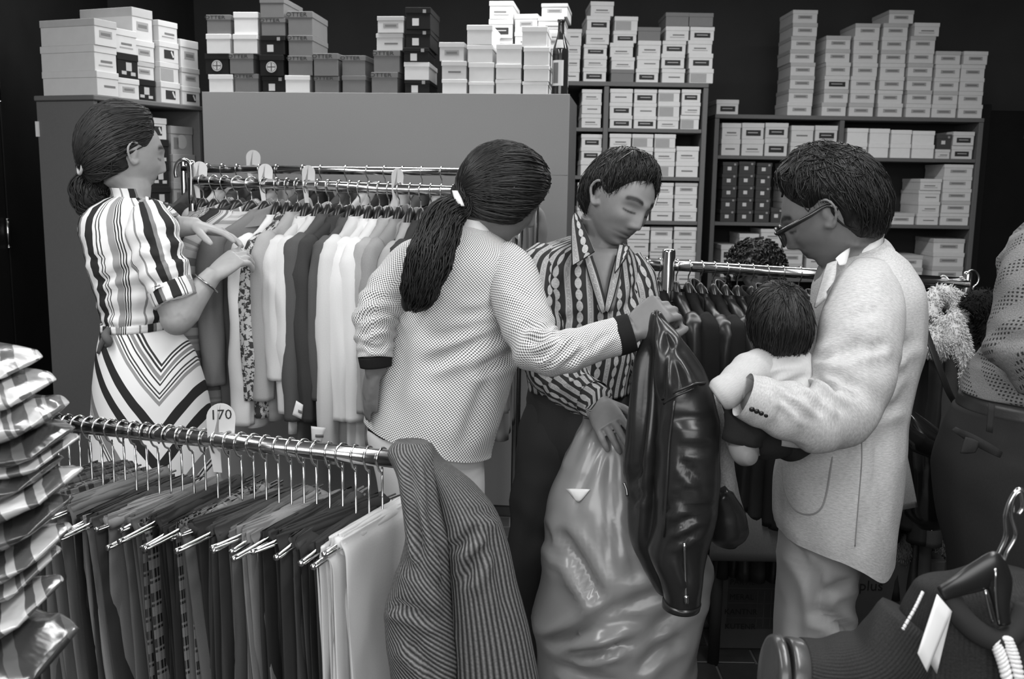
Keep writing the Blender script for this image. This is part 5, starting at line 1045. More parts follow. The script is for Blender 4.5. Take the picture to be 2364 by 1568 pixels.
def rack(name, A, Bp, posts, label, r=.0155, zlo=0.0, rod2=None):
    o = empty(name, (float((A[0] + Bp[0]) / 2), float((A[1] + Bp[1]) / 2), 0), 0, label, 'clothes rack')
    S = Soup(); S.add(*tube([A, Bp], r, 20, 1)); S.build('rail', CHROME, o)
    for (q, top, pr) in posts:
        S = Soup(); S.add(*tube([V3(q[0], q[1], zlo), V3(q[0], q[1], top - .01), V3(q[0], q[1], top - .003), V3(q[0], q[1], top)], [pr, pr, pr * .9, pr * .45], 18, 1)); S.build('post', CHROME, o)
        t = nrm(V3(Bp[0] - A[0], Bp[1] - A[1], 0)); n_ = V3(-t[1], t[0], 0)
        S = Soup(); S.add(*tube([V3(q[0], q[1], .03) + n_ * .22, V3(q[0], q[1], .03) - n_ * .22], .014, 12, 1)); S.build('foot', CHROME, o)
    return o
# --- the rack the two women look through, and the one behind it
A1, B1 = P(452, 418, 3.05), P(1195, 448, 2.86); A2, B2 = P(420, 389, 3.80), P(1238, 399, 3.80)
rack('clothes_rack', A1, B1, [(P(443, 420, 3.05), P(443, 370, 3.05)[2], .0125), (P(1200, 450, 2.86), P(1200, 420, 2.86)[2], .0125)], 'chrome clothes rack full of blouses and jackets beside the striped dress woman')
rack('clothes_rack', A2, B2, [(P(424, 392, 3.80), P(424, 366, 3.80)[2], .0125), (P(1239, 392, 3.80), P(1239, 368, 3.80)[2], .0125)], 'second chrome clothes rack close to the big grey cabinet')
def hound(name, v0, v1, sc, rough=.85):
    b = NB(name, rough, .2); u, v = b.uv(); n = b.noise(b.comb(u, v), sc, 3, .7); b.col(b.mix(b.gt(n, .5), v0, v1)); return b.m
def vstripe(name, per, bands, base, axis=0, rough=.85, wob=0.0, sheen=0):
    b = NB(name, rough, .2); u, v = b.uv(); x = b.frac(b.math('DIVIDE', (u, v)[axis], per)); c = base
    for (a, e, val) in bands: c = b.mix(b.band(x, a, e), c, val)
    b.col(c); return b.m
G = {'cream': cloth('cream_cotton', .60, .06), 'white': cloth('white_cotton', .70, .05), 'grey': cloth('pale_grey_cotton', .36, .08), 'mid': cloth('mid_grey_cotton', .20, .1), 'dark': cloth('charcoal_cloth', .045, .15), 'black': cloth('black_cloth', .014, .2), 'denim': cloth('grey_denim', .085, .25, (1, 1), 600),
     'paisley': hound('paisley_print', .05, .5, 55), 'fleck': hound('flecked_print', .18, .55, 130), 'strip': vstripe('pastel_stripes', .09, ((.0, .25, .25), (.25, .45, .62), (.5, .62, .3), (.7, .78, .42)), .55, 1), 'vst': vstripe('vertical_stripes', .05, ((.0, .3, .2), (.45, .6, .3)), .6, 0), 'brown': cloth('soft_grey_wool', .28, .15)}
DSC = {'cream': 'cream', 'white': 'white', 'grey': 'pale grey', 'mid': 'mid grey', 'dark': 'charcoal', 'black': 'black', 'denim': 'grey denim', 'paisley': 'dark paisley', 'fleck': 'flecked', 'strip': 'softly striped', 'vst': 'vertically striped', 'brown': 'grey wool'}
def on_bar(A, B, px):  # point of the rail seen at pixel column px
    best = min(np.linspace(-.02, 1.02, 600), key=lambda t: abs(proj(lerp(A, B, t))[0] - px)); return lerp(A, B, best)
front = [(468, 'grey', .52, -.55), (494, 'fleck', .50, -.6), (520, 'dark', .50, -.6), (548, 'vst', .56, -.85), (580, 'strip', .62, -.95), (612, 'mid', .58, -.7), (640, 'white', .61, -.30), (664, 'paisley', .58, -.30), (686, 'grey', .60, -.33), (708, 'cream', .52, -.33), (734, 'cream', .62, -.36), (758, 'denim', .66, -.34), (784, 'dark', .68, -.32), (808, 'denim', .60, -.30), (830, 'cream', .70, -.28), (854, 'white', .66, -.28), (876, 'white', .66, -.26), (898, 'grey', .64, -.26), (922, 'brown', .60, -.25), (948, 'grey', .62, -.22), (972, 'dark', .60, -.2), (996, 'mid', .60, -.2), (1020, 'cream', .60, -.15), (1046, 'grey', .62, -.1), (1072, 'denim', .60, -.1), (1100, 'mid', .6, 0.), (1128, 'cream', .6, .05), (1156, 'grey', .6, .05)]
for i, (px, m, L, yw) in enumerate(front):
    q = on_bar(A1, B1, px); yw += random.uniform(-.05, .05)
    pos = 'nearest the striped dress' if i == 0 else f'{ORW[i]} from the striped dress woman'
    hanger_at(q, yw, 'chrome hook hanger on the blouse rack', 'hangers on the blouse rack')
    garment(q, yw, G[m], f'{DSC[m]} garment on the full rack, {pos}', 'garment', 'garments on the blouse rack', L, .185, .020, L * .74 + (.06 if i in (6, 14) else 0), .031, i + 3, drop=.072 + random.uniform(-.006, .016), name='hanging_jacket', sw=random.uniform(-.02, .02))
for i, (px, m) in enumerate(((452, 'dark'), (480, 'black'), (515, 'grey'), (548, 'dark'), (600, 'black'), (640, 'mid'), (700, 'dark'), (742, 'black'), (800, 'dark'), (850, 'grey'), (890, 'black'), (930, 'brown'), (975, 'dark'), (1020, 'mid'), (1080, 'dark'), (1150, 'grey'), (1205, 'mid'))):
    q = on_bar(A2, B2, px); yw = -.3 + random.uniform(-.1, .1)
    hanger_at(q, yw, 'chrome hook hanger on the back rack', 'hangers on the back rack')
    garment(q, yw, G[m], f'{DSC[m]} garment on the back rack, {ORW[i]} from left', 'garment', 'garments on the back rack', .66, .19, .021, .5, .032, i + 60, name='hanging_jacket')
# --- white size markers that clip over the rails
def marker(q, yaw, txt, label, s=1.0, mat=None):
    o = empty('size_marker', tuple(q), yaw, label, 'size marker', 'size markers on the rails')
    t = np.linspace(0, math.pi, 15); w, top = .033 * s, .055 * s; out = [(w * math.cos(a), top + w * 1.05 * math.sin(a)) for a in t]
    r = .017; out += [(-w * .95, 0), (-w * .62, -.075 * s), (-w * .05, -.078 * s), (-w * .12, -.025)]
    out += [(-r * .55 + r * .0, -.017)] + [(r * math.cos(a), r * math.sin(a)) for a in np.linspace(math.pi * .98, math.pi * .08, 8)] + [(w * .9, .012)]
    n = len(out); v = [(x, y_, z) for y_ in (-.0015, .0015) for (x, z) in out]
    bm = bmesh.new(); f0 = [bm.verts.new(c) for c in v[:n]]; f1 = [bm.verts.new(c) for c in v[n:]]
    bm.faces.new(f0[::-1]); bm.faces.new(f1)
    for i in range(n): bm.faces.new((f0[i], f0[(i + 1) % n], f1[(i + 1) % n], f1[i]))
    bmesh.ops.triangulate(bm, faces=[f for f in bm.faces if len(f.verts) > 4]); me = bpy.data.meshes.new('marker_plate'); bm.to_mesh(me); bm.free(); me.materials.append(WHITEP); obj('marker_plate', me, o)
    tm = text_mesh(txt, .034 * s, INK, .0002); t_ = obj('number_print', tm, o); t_.location = (0, -.0019, .062 * s); t_.rotation_euler = (math.pi / 2, 0, 0)
    return o
for k, (A, Bb, px, nm) in enumerate(((A1, B1, 462, 'white size marker at the rail end beside the striped dress woman'), (A1, B1, 613, 'white size marker above the white blouse on the full rack'), (A1, B1, 713, 'white size marker above the cream jackets on the full rack'), (A1, B1, 918, 'white size marker nearest the black ponytail'), (A2, B2, 585, 'white size marker on the back rack rail'))):
    marker(on_bar(A, Bb, px), (.25, .5, .75, .8, .2)[k], ('128', '134', '140', '146', '152')[k] if False else '', nm, .66 if k != 4 else .8)
# rounded chrome hook end beside the left post
hk = empty('hook_arm', tuple(P(425, 400, 3.02)), 0, 'curved chrome hook arm at the left end of the full rack', 'rack hook'); S = Soup(); S.add(*tube([P(441, 470, 3.03), P(441, 395, 3.03), P(436, 375, 3.03), P(422, 369, 3.03), P(409, 378, 3.03), P(405, 396, 3.03), P(407, 410, 3.03)], .006, 10, 4)); S.build('hook_rod', CHROME, hk)

# ================================================================== trouser rack in front
B3 = P(905, 1060, 1.76); z3 = B3[2]
yl = min(np.linspace(1.5, 2.6, 400), key=lambda y: abs(P(95, 972, y)[2] - z3)); A3 = P(95, 972, yl)
rack('trouser_rack', A3, lerp(A3, B3, 1.06), [(lerp(A3, B3, -.01), z3 + .02, .0145), (lerp(A3, B3, 1.06), z3 - .03, .0145)], 'low chrome rack of hanging trousers in the foreground', .0165)
tyaw = math.atan2(B3[1] - A3[1], B3[0] - A3[0])
def plaid(name, base, line, per=.030):
    b = NB(name, .88, .15); u, v = b.uv(); a = b.frac(b.math('DIVIDE', u, per * .55)); c_ = b.frac(b.math('DIVIDE', v, per)); n = b.noise(b.comb(u, v), 500, 2)
    c = b.mix(b.math('MULTIPLY', b.band(c_, .1, .5), .6), base, line * .8); c = b.mix(b.math('MULTIPLY', b.band(a, .1, .5), .6), c, line * .8); c = b.mix(b.math('MULTIPLY', b.band(c_, .62, .72), .5), c, line); c = b.mix(b.math('MULTIPLY', b.band(a, .7, .8), .5), c, line)
    b.col(b.math('MULTIPLY', c, b.math('ADD', .7, b.math('MULTIPLY', n, .6)))); return b.m
T = {'pd': plaid('dark_plaid', .018, .11), 'pg': plaid('grey_plaid', .03, .22, .036), 'pb': plaid('bold_plaid', .012, .28, .045), 'dk': cloth('dark_suiting', .03, .15, (1, 1), 600), 'ch': cloth('charcoal_suiting', .05, .2, (1, 1), 700), 'tw': cloth('twill_grey', .13, .35, (1, 1), 900), 'mg': cloth('mid_suiting', .11, .12), 'lg': cloth('light_suiting', .19, .1), 'wh': cloth('pale_linen', .56, .06)}
TD = {'pd': 'dark plaid', 'pg': 'grey plaid', 'pb': 'bold black-and-pale plaid', 'dk': 'very dark plain', 'ch': 'charcoal plain', 'tw': 'grey twill', 'mg': 'mid grey plain', 'lg': 'light grey plain', 'wh': 'pale cream'}
def trousers(B, yaw, mat, label, seed, L=.72, n=4, hw=.135, lean=0.0, y0=-.02):
    o = empty('hanging_trousers', tuple(B), yaw, label, 'trousers', 'trousers on the low rack'); rg = np.random.default_rng(seed)
    S = Soup()
    for i in range(n):
        x0 = (i - (n - 1) / 2) * .0105; yo = y0 + rg.uniform(-.016, .012); w = hw * rg.uniform(.93, 1.05); th = .0052; ph = rg.uniform(0, 6.3); k2 = rg.uniform(-.03, .03) + lean
        rr = []
        for t in (0, .012, .04, .12, .25, .4, .6, .8, 1.0):
            z = -.142 + .012 * (1 - abs(i - (n - 1) / 2) / n) - L * t; tap = 1 - .16 * t
            xw = x0 * (1 + .6 * t) + .012 * math.sin(ph + 3.2 * t) * t + k2 * t
            kk = (.55, .85, 1, 1, 1, 1, 1, 1, 1)[(0, .012, .04, .12, .25, .4, .6, .8, 1.0).index(t)]
            rr.append((V3(xw * (.6 if t < .02 else 1), yo + .02 * math.sin(ph * 2 + 2 * t) * t, z), V3(0, w * tap, 0), V3(th * kk * rg.uniform(.9, 1.2), 0, 0)))
        S.add(*loft(rr[::-1], 26, 4, (1, 1), lambda TH, T_, V: .0028 * vnoise(V * np.array([30, 30, 7]) + i * 5, seed) + .0016 * vnoise(V * np.array([60, 60, 12]) + i, seed + 2), 2.6))
    obj('folded_cloth', S.mesh('folded_cloth', mat), o)
    S = Soup(); S.add(*loft([(V3(0, y0 - hw * .98, -.148), V3(.013, 0, 0), V3(0, 0, .008)), (V3(0, y0 - hw * .4, -.146), V3(.015, 0, 0), V3(0, 0, .011)), (V3(0, y0 + hw * .5, -.145), V3(.016, 0, 0), V3(0, 0, .011)), (V3(0, y0 + hw, -.146), V3(.016, 0, 0), V3(0, 0, .010))], 20, 4, (1, 1), lambda TH, T_, V: .005 * ridge(vnoise(V * np.array([90, 16, 50]), seed)))); obj('rolled_top', S.mesh('rolled_top', mat), o)
    return o
order = ['pd', 'pg', 'pd', 'pg', 'ch', 'tw', 'tw', 'dk', 'ch', 'lg', 'lg', 'mg', 'pb', 'dk', 'dk', 'pb', 'mg', 'dk', 'ch', 'mg', 'lg', 'lg', 'dk', 'ch', 'dk', 'dk', 'wh', 'wh']
N3 = len(order)
for i, m in enumerate(order):
    t = .05 + .925 * i / (N3 - 1); q = lerp(A3, B3, t) + V3(0, 0, 0); yw = tyaw - .12 + random.uniform(-.17, .17); dz = random.uniform(.008, .038)
    side = 'the packaged shirts' if i < N3 / 2 else 'the ribbed coat'; k = i if i < N3 / 2 else N3 - 1 - i
    hanger_at(q, yw, 'chrome rod hanger on the low trouser rack', 'hangers on the trouser rack', 'rods', dz)
    trousers(q + V3(0, 0, dz), yw, T[m], f'{TD[m]} trousers on the low rack, {"nearest" if k == 0 else ORW[k] + " from"} {side}', i + 200, n=5 if m == 'wh' else 4, lean=random.uniform(-.02, .02))
marker(lerp(A3, B3, .545), tyaw + .55, '170', 'white size marker reading 170 on the low trouser rack', .82)
# --- ribbed coat thrown over the rack end
b = NB('ribbed_coat_cloth', .92, .15); u, v = b.uv(); n = b.noise(b.comb(u, v), 240, 3); x = b.math('SINE', b.math('MULTIPLY', b.math('ADD', u, b.math('MULTIPLY', v, .95)), 2 * math.pi / .0088))
b.col(b.math('MULTIPLY', b.mix(b.math('ADD', .5, b.math('MULTIPLY', x, .5)), .028, .20), b.math('ADD', .45, b.math('MULTIPLY', n, 1.1)))); b.bump(x, .5, .002); RIB = b.m
b = NB('ribbed_coat_sleeve_cloth', .92, .15); u, v = b.uv(); n = b.noise(b.comb(u, v), 240, 3); x = b.math('SINE', b.math('MULTIPLY', u, 2 * math.pi / .0085))
b.col(b.math('MULTIPLY', b.mix(b.math('ADD', .5, b.math('MULTIPLY', x, .5)), .026, .17), b.math('ADD', .45, b.math('MULTIPLY', n, 1.1)))); b.bump(x, .5, .002); RIBS = b.m
ct = empty('coat', tuple(P(950, 1030, 1.66)), 0, 'dark ribbed coat hung over the right end of the trouser rack', 'coat')
S = Soup(); S.add(*loft([ring(905, 1640, 1062, 1640, 1.60, .07), ring(903, 1540, 1056, 1540, 1.60, .07), ring(892, 1440, 1050, 1450, 1.60, .065), ring(893, 1390, 1046, 1410, 1.60, .065), ring(922, 1300, 1038, 1320, 1.60, .060), ring(942, 1210, 1026, 1220, 1.61, .055), ring(930, 1130, 1012, 1140, 1.62, .05), ring(908, 1070, 1000, 1075, 1.64, .045), ring(899, 1038, 994, 1042, 1.65, .036), ring(915, 1018, 984, 1020, 1.66, .02)], 64, 6, (1, 1), addf(fold_noise(.004, 12, 12, 5, 101), crease([(925, 1050, 985, 1290, .014, 10), (960, 1060, 1015, 1330, .012, 9), (990, 1080, 1030, 1300, .008, 9), (905, 1400, 1000, 1440, .010, 12), (930, 1300, 1030, 1380, .006, 14), (960, 1480, 1000, 1568, .010, 14)], 1.61)), u0=math.pi / 2)); S.build('coat_back', RIB, ct)
S = Soup(); S.add(*loft([ring(1046, 1650, 1252, 1650, 1.64, .085), ring(1044, 1540, 1236, 1540, 1.63, .085), ring(1040, 1440, 1218, 1440, 1.63, .085), ring(1034, 1340, 1192, 1340, 1.63, .08), ring(1026, 1260, 1170, 1250, 1.64, .075), ring(1018, 1190, 1146, 1180, 1.65, .07), ring(1004, 1120, 1084, 1115, 1.66, .055), ring(988, 1062, 1018, 1060, 1.67, .035), ring(975, 1030, 996, 1028, 1.67, .02)], 64, 6, (1, 1), addf(fold_noise(.003, 9, 9, 6, 103), crease([(1040, 1270, 1100, 1215, .010, 13), (1060, 1340, 1120, 1270, .012, 14), (1120, 1240, 1180, 1400, .005, 16), (1080, 1180, 1150, 1200, .006, 12)], 1.64)), u0=math.pi / 2)); S.build('coat_front', RIBS, ct)
# ================================================================== packaged shirts at the left edge
def pkg(name, tipx, tipy, ly, th, seed, style, label, dd=0.0):
    d = 1.24 + dd; o = empty('packaged_shirt', tuple(P(-40, ly, d)), 0, label, 'packaged shirt', 'packaged shirts stacked at the left edge'); rg = np.random.default_rng(seed)
    rr = []
    for t, k, w in ((0, .9, 1.0), (.25, 1.0, 1.0), (.55, 1.0, .99), (.78, .92, .95), (.9, .70, .86), (.965, .42, .74), (1.0, .10, .60)):
        x = lerp(-330, tipx, t); y = lerp(ly + (ly - tipy) * 1.6, tipy, t) - 10 * math.sin(t * 3); c = P(x, y, d + .02)
        rr.append((c, V3(0, .105 * w, .004), V3(0, -.01, th / 2 * d / F_ * k)))
    S = Soup(); S.add(*loft(rr, 44, 6, (1, 1), lambda TH, T_, V: .0035 * ridge(vnoise(V * np.array([26, 20, 40]), seed)) + .0015 * vnoise(V * 70, seed + 1), 2.6)); S.build('wrapped_shirt', style, o)
    return o
def pk_mat(name, per, bands, base, ang=.5):
    b = NB(name, .22, .5); x, y, z = b.ob(); n = b.noise(b.obv, 14, 2); w = b.frac(b.math('DIVIDE', b.math('ADD', b.math('ADD', x, b.math('MULTIPLY', y, ang)), b.math('ADD', b.math('MULTIPLY', z, .5), b.math('MULTIPLY', n, .012))), per)); c = base
    for a, e, v_ in bands: c = b.mix(b.band(w, a, e), c, v_)
    b.col(c); b.bump(b.noise(b.obv, 34, 2), .35, .005); b.b.inputs['Coat Weight'].default_value = .6; b.b.inputs['Coat Roughness'].default_value = .12; return b.m
PK = [pk_mat('wrapped_stripe_bright', .062, ((0, .42, .5), (.42, .5, .16), (.5, .72, .54)), .13), pk_mat('wrapped_stripe_mid', .05, ((0, .35, .5), (.5, .6, .42)), .13), pk_mat('wrapped_dark', .08, ((0, .2, .12),), .045), pk_mat('wrapped_stripe_wide', .085, ((0, .4, .58), (.55, .7, .5)), .11)]
for k, (tx_, ty_, ly, th, st, dd) in enumerate(((46, 852, 846, 46, 0, .05), (80, 906, 912, 62, 0, .04), (112, 962, 985, 74, 1, .03), (126, 1022, 1040, 56, 2, .02), (136, 1046, 1072, 34, 0, .03), (96, 1096, 1122, 58, 2, .0), (143, 1122, 1172, 62, 3, .01), (118, 1192, 1238, 68, 2, .0), (116, 1264, 1318, 58, 3, .0), (92, 1318, 1366, 44, 1, .0), (96, 1392, 1440, 66, 3, -.01), (132, 1510, 1512, 108, 2, -.02))):
    nm = ['topmost', 'second', 'third', 'fourth', 'fifth', 'sixth', 'seventh', 'eighth', 'ninth', 'tenth', 'eleventh', 'lowest'][k]
    pkg('', tx_, ty_, ly, th, k + 400, PK[st], f'{"dark" if st == 2 else "striped"} shirt in clear wrapping at the left edge, {nm} in the pile', dd)

# ================================================================== big plastic sack
b = NB('grey_plastic_film', .30, .5); b.ob(); n = b.noise(b.obv, 5, 4); b.col(b.math('ADD', .17, b.math('MULTIPLY', n, .10))); b.bump(b.noise(b.obv, 12, 3, .5), .22, .012); b.b.inputs['Coat Weight'].default_value = .3; b.b.inputs['Coat Roughness'].default_value = .2; BAGM = b.m
sk = empty('plastic_sack', (float(P(1420, 1500, 2.24)[0]), 2.24, 0), 0, 'large grey plastic sack gripped by the patterned shirt man', 'plastic sack')
BAGC = crease([(1290, 1235, 1395, 1375, .024, 16), (1420, 1400, 1270, 1480, .014, 16), (1300, 1470, 1480, 1440, .014, 12), (1330, 1500, 1440, 1490, .020, 10), (1470, 1540, 1570, 1480, .012, 14), (1400, 1300, 1420, 1010, .008, 14), (1340, 1180, 1380, 1020, .008, 12), (1255, 1200, 1300, 1300, .014, 14), (1500, 1450, 1600, 1380, .010, 14), (1420, 1420, 1560, 1360, .010, 16), (1290, 1550, 1420, 1560, .012, 12), (1450, 1180, 1455, 1330, .006, 12)], 2.2)
def bag_disp(TH, T_, V):
    f1 = ridge(vnoise(V @ np.array([[1, 0, .5], [0, 1, 0], [-.8, 0, 1]]).T * np.array([3.2, 3, 6]), 131)); f2 = ridge(vnoise(V * np.array([7, 6, 12]) + 3, 132)); return (.010 * f1 + .006 * f2 + BAGC(TH, T_, V)) * (1 - sstep(.78, 1, T_)) + .008 * np.sin(TH * 9 + 2) * sstep(.7, .95, T_)
S = Soup(); BD = 2.20
S.add(*loft([ring(1250, 1990, 1560, 1990, BD, .13), ring(1236, 1930, 1590, 1935, BD, .17), ring(1232, 1700, 1600, 1710, BD, .19), ring(1238, 1560, 1590, 1570, BD, .18), ring(1240, 1460, 1606, 1470, BD, .175), ring(1244, 1380, 1622, 1390, BD, .17), ring(1256, 1290, 1630, 1290, BD, .165), ring(1258, 1210, 1600, 1210, BD, .15), ring(1268, 1140, 1545, 1140, BD, .13), ring(1300, 1070, 1505, 1070, BD, .10), ring(1328, 1010, 1480, 1012, BD, .075), ring(1348, 980, 1462, 984, BD, .055), ring(1352, 962, 1458, 966, BD + .01, .05)], 96, 8, (1, 0), bag_disp, 2.2, math.pi / 2)); S.build('sack_film', BAGM, sk); hb_ = Hit((S.v[0], S.f))
S = Soup(); S.add(*patch([P(1405, 968, 2.16), P(1455, 955, 2.17), P(1460, 982, 2.16), P(1412, 990, 2.15)], 8, .003, .01)); S.build('sack_rim', BAGM, sk)
S = Soup(); S.add(*patch([hb_(1307, 1129, .004), hb_(1363, 1130, .004), hb_(1338, 1158, .004), hb_(1332, 1158, .004)], 6, .002, .006)); S.build('torn_label', PAPER, sk)

# ================================================================== leather jacket held up
b = NB('black_leather', .30, .5); b.ob(); n = b.noise(b.obv, 9, 4, .55); b.col(b.math('ADD', .010, b.math('MULTIPLY', n, .016))); b.bump(b.math('ADD', b.math('MULTIPLY', n, .6), b.math('MULTIPLY', b.noise(b.obv, 160, 2), .03)), .28, .010); LEATH = b.m
FLEE = plain('grey_fleece', .30, .95, .1, ns=.45, nscale=260, bump=.8, bscale=300)
lj = empty('leather_jacket', tuple(P(1520, 725, 2.0)), 0, 'shiny black leather jacket held up by the check jacket woman', 'leather jacket')
LD = 1.98
S = Soup(); S.add(*loft([ring(1536, 1392, 1617, 1394, LD - .03, .045), ring(1524, 1340, 1621, 1342, LD - .03, .055), ring(1500, 1270, 1628, 1272, LD - .02, .062), ring(1512, 1190, 1648, 1190, LD - .02, .068), ring(1514, 1100, 1656, 1100, LD - .02, .07), ring(1516, 1000, 1656, 1000, LD - .01, .07), ring(1516, 930, 1648, 930, LD, .065), ring(1512, 870, 1626, 868, LD, .055), ring(1510, 810, 1592, 806, LD + .01, .042), ring(1510, 765, 1554, 762, LD + .02, .028), ring(1509, 735, 1526, 732, LD + .03, .012), ring(1510, 718, 1520, 716, LD + .03, .008)], 72, 7, (1, 1), addf(fold_noise(.005, 8, 8, 9, 141), crease([(1545, 770, 1560, 900, .012, 11), (1570, 800, 1610, 890, .010, 10), (1528, 780, 1530, 930, .010, 9), (1560, 980, 1640, 960, .006, 12), (1570, 1030, 1640, 1050, .010, 10), (1560, 1070, 1630, 1110, .010, 10), (1545, 1150, 1640, 1140, .010, 8), (1540, 1180, 1640, 1170, .010, 8), (1545, 1215, 1630, 1195, .009, 8), (1550, 1240, 1620, 1225, .008, 7), (1560, 1290, 1600, 1340, .006, 9)], LD)), 2.2, math.pi / 2)); slv = S.build('sleeve', LEATH, lj); hl_ = Hit((S.v[0], S.f))
S = Soup(); S.add(*loft([ring(1515, 1360, 1545, 1366, LD + .06, .03), ring(1478, 1290, 1540, 1300, LD + .06, .05), ring(1454, 1220, 1560, 1220, LD + .06, .07), ring(1449, 1120, 1580, 1120, LD + .06, .075), ring(1452, 1000, 1590, 1000, LD + .06, .075), ring(1462, 900, 1590, 900, LD + .06, .06), ring(1476, 820, 1570, 815, LD + .06, .05), ring(1496, 755, 1540, 750, LD + .05, .03), ring(1508, 722, 1522, 720, LD + .04, .012)], 64, 7, (1, 1), addf(fold_noise(.006, 10, 10, 4, 143), crease([(1490, 800, 1475, 1100, .014, 11), (1515, 850, 1500, 1250, .012, 10), (1460, 1110, 1500, 1060, .008, 8), (1465, 1170, 1510, 1130, .008, 8)], LD + .06)), 2.2, math.pi / 2)); S.build('jacket_body', LEATH, lj)
def ontop(px, py, off=0.0):   # point just in front of the sleeve surface
    q = hl_(px, py, .0025); return q if q is not None else P(px, py, LD - .05)
def seam(pts, r=.0028, name='seam', mat=None): S = Soup(); S.add(*tube(pts, r, 6, 4)); return S.build(name, mat or LEATH, slv)
seam([ontop(1528, 922, .045), ontop(1560, 905, .062), ontop(1600, 888, .06), ontop(1628, 884, .03)]); seam([ontop(1532, 932, .05), ontop(1562, 914, .064), ontop(1602, 897, .062)])
seam([ontop(1557, 925, .068), ontop(1545, 1020, .072), ontop(1540, 1110, .078), ontop(1532, 1240, .07)])
seam([ontop(1580, 1254, .085), ontop(1582, 1320, .080), ontop(1584, 1388, .072)], .0035, 'zip', CHROME); o_ = seam([ontop(1584, 1375, .082), ontop(1585, 1392, .080)], .006, 'zip_pull', CHROME)
S = Soup(); S.add(*loft([ring(1528, 1400, 1615, 1402, LD - .03, .050), ring(1530, 1388, 1618, 1390, LD - .03, .052)], 40, 3, (1, 1))); S.build('cuff_edge', LEATH, slv)
S = Soup(); S.add(*loft([ring(1640, 1235, 1722, 1215, 2.10, .04), ring(1642, 1180, 1715, 1180, 2.10, .045), ring(1640, 1080, 1690, 1080, 2.09, .045), ring(1630, 980, 1678, 980, 2.08, .04), ring(1620, 920, 1655, 915, 2.07, .03)], 44, 6, (1, 1), fold_noise(.006, 14, 14, 8, 151))); S.build('fleece_lining', FLEE, lj)
S = Soup(); S.add(*loft([ring(1650, 1256, 1700, 1262, 2.06, .02), ring(1632, 1235, 1724, 1225, 2.06, .05), ring(1634, 1190, 1716, 1170, 2.06, .05), ring(1640, 1150, 1672, 1120, 2.05, .04)], 44, 6, (1, 1), fold_noise(.004, 16, 16, 16, 152))); S.build('front_corner', LEATH, lj)
seam([P(1652, 1112, 2.0), P(1656, 1140, 2.0)], .003, 'zip_end', CHROME)
seam([P(1440, 1115, 1.99), P(1446, 1130, 1.985), P(1448, 1146, 1.98)], .003, 'zip_end', plain('dull_zip', .2, .3, .5, 1))
# ================================================================== right rack with leather coats
A4 = P(1470, 607, 3.15); B4 = P(2236, 655, 2.95)
rack('coat_rack', A4, B4, [(P(1543, 612, 3.12), P(1543, 574, 3.12)[2], .021), (P(2232, 655, 2.95), P(2234, 626, 2.95)[2], .013)], 'chrome rack of leather and fur coats at the right', .0175)
S_l = plain('soft_leather_dark', .012, .38, .45, bump=.4, bscale=18)
FURD = plain('dark_fur', .012, .9, .1, ns=.5, nscale=150, bump=1.0, bscale=160); FURM = plain('grey_fur', .10, .95, .1, ns=.4, nscale=150, bump=1.0, bscale=160); FURW = plain('white_fur', .62, .95, .1, ns=.15, nscale=120, bump=.8, bscale=160)
def tufts(paths, n, ln, r, seed):
    rg = np.random.default_rng(seed); L = []
    for k in range(n):
        pts, rad = paths[rg.integers(len(paths))]; i = rg.integers(len(pts)); t = nrm(pts[min(i + 1, len(pts) - 1)] - pts[max(i - 1, 0)]); q = rg.normal(0, 1, 3); q = nrm(q - t * (q @ t)); c = pts[i] + q * rad[i] + t * rg.uniform(-.01, .01); g = nrm(q + rg.normal(0, .5, 3) + V3(0, 0, -.5)); m = c + g * ln * .6 + rg.normal(0, .002, 3)
        L.append(tube([c - q * .004, m, m + nrm(g + V3(0, 0, -.7)) * ln * .5], [r, r * .7, r * .12], 4, 1))
    return L
def fur_part(name, path, rad, mat, parent, n, seed, ln=.014, r=.0022):
    pts = catmull(np.array(path), 5); rr = np.interp(np.linspace(0, 1, len(pts)), np.linspace(0, 1, len(rad)), rad); S = Soup(); S.add(*loft(limb([(p_, float(q)) for p_, q in zip(pts, rr)]), 24, 2, (1, 1), lambda TH, T_, V: .004 * vnoise(V * 60, seed)))
    for v, f in tufts([(pts, rr)], n * 3, ln * .8, r * .75, seed): S.add(v, f)
    return S.build(name, mat, parent)
LC = {'l': S_l, 'f': G['black'], 'd': G['dark']}
for i, (px, m, cf) in enumerate(((1492, 'd', 1), (1522, 'f', 0), (1562, 'l', 1), (1590, 'f', 1), (1618, 'l', 0), (1648, 'f', 1), (1676, 'l', 0), (1704, 'l', 1), (1736, 'f', 0), (1770, 'l', 0), (1806, 'l', 1), (1846, 'f', 0), (1890, 'l', 0), (1935, 'f', 1), (1985, 'l', 0), (2035, 'f', 0), (2080, 'l', 0), (2112, 'd', 0))):
    q = on_bar(A4, B4, px); yw = .16 + random.uniform(-.05, .05)
    hanger_at(q, yw, 'chrome hook hanger on the coat rack', 'hangers on the coat rack')
    g_ = garment(q, yw, LC[m], f'dark {"leather" if m == "l" else "cloth"} coat{" with fur collar" if cf else ""} on coat rack, {ORW[i]} from its left', 'coat', 'coats on the right rack', .86, .20, .020, .56, .034, i + 300, name='hanging_coat', collar=not cf)
    if cf:
        S = Soup(); pts = [V3(.035 * math.cos(t), .075 * math.sin(t), -.125 - .02 * abs(math.sin(t))) for t in np.linspace(0, 2 * math.pi, 14)]; S.add(*tube(pts, .022, 10, 2))
        for v, f in tufts([(np.array(pts), np.full(14, .02))], 160, .02, .003, i): S.add(v, f)
        obj('fur_collar', S.mesh('fur_collar', FURD if i % 3 else FURM), g_)
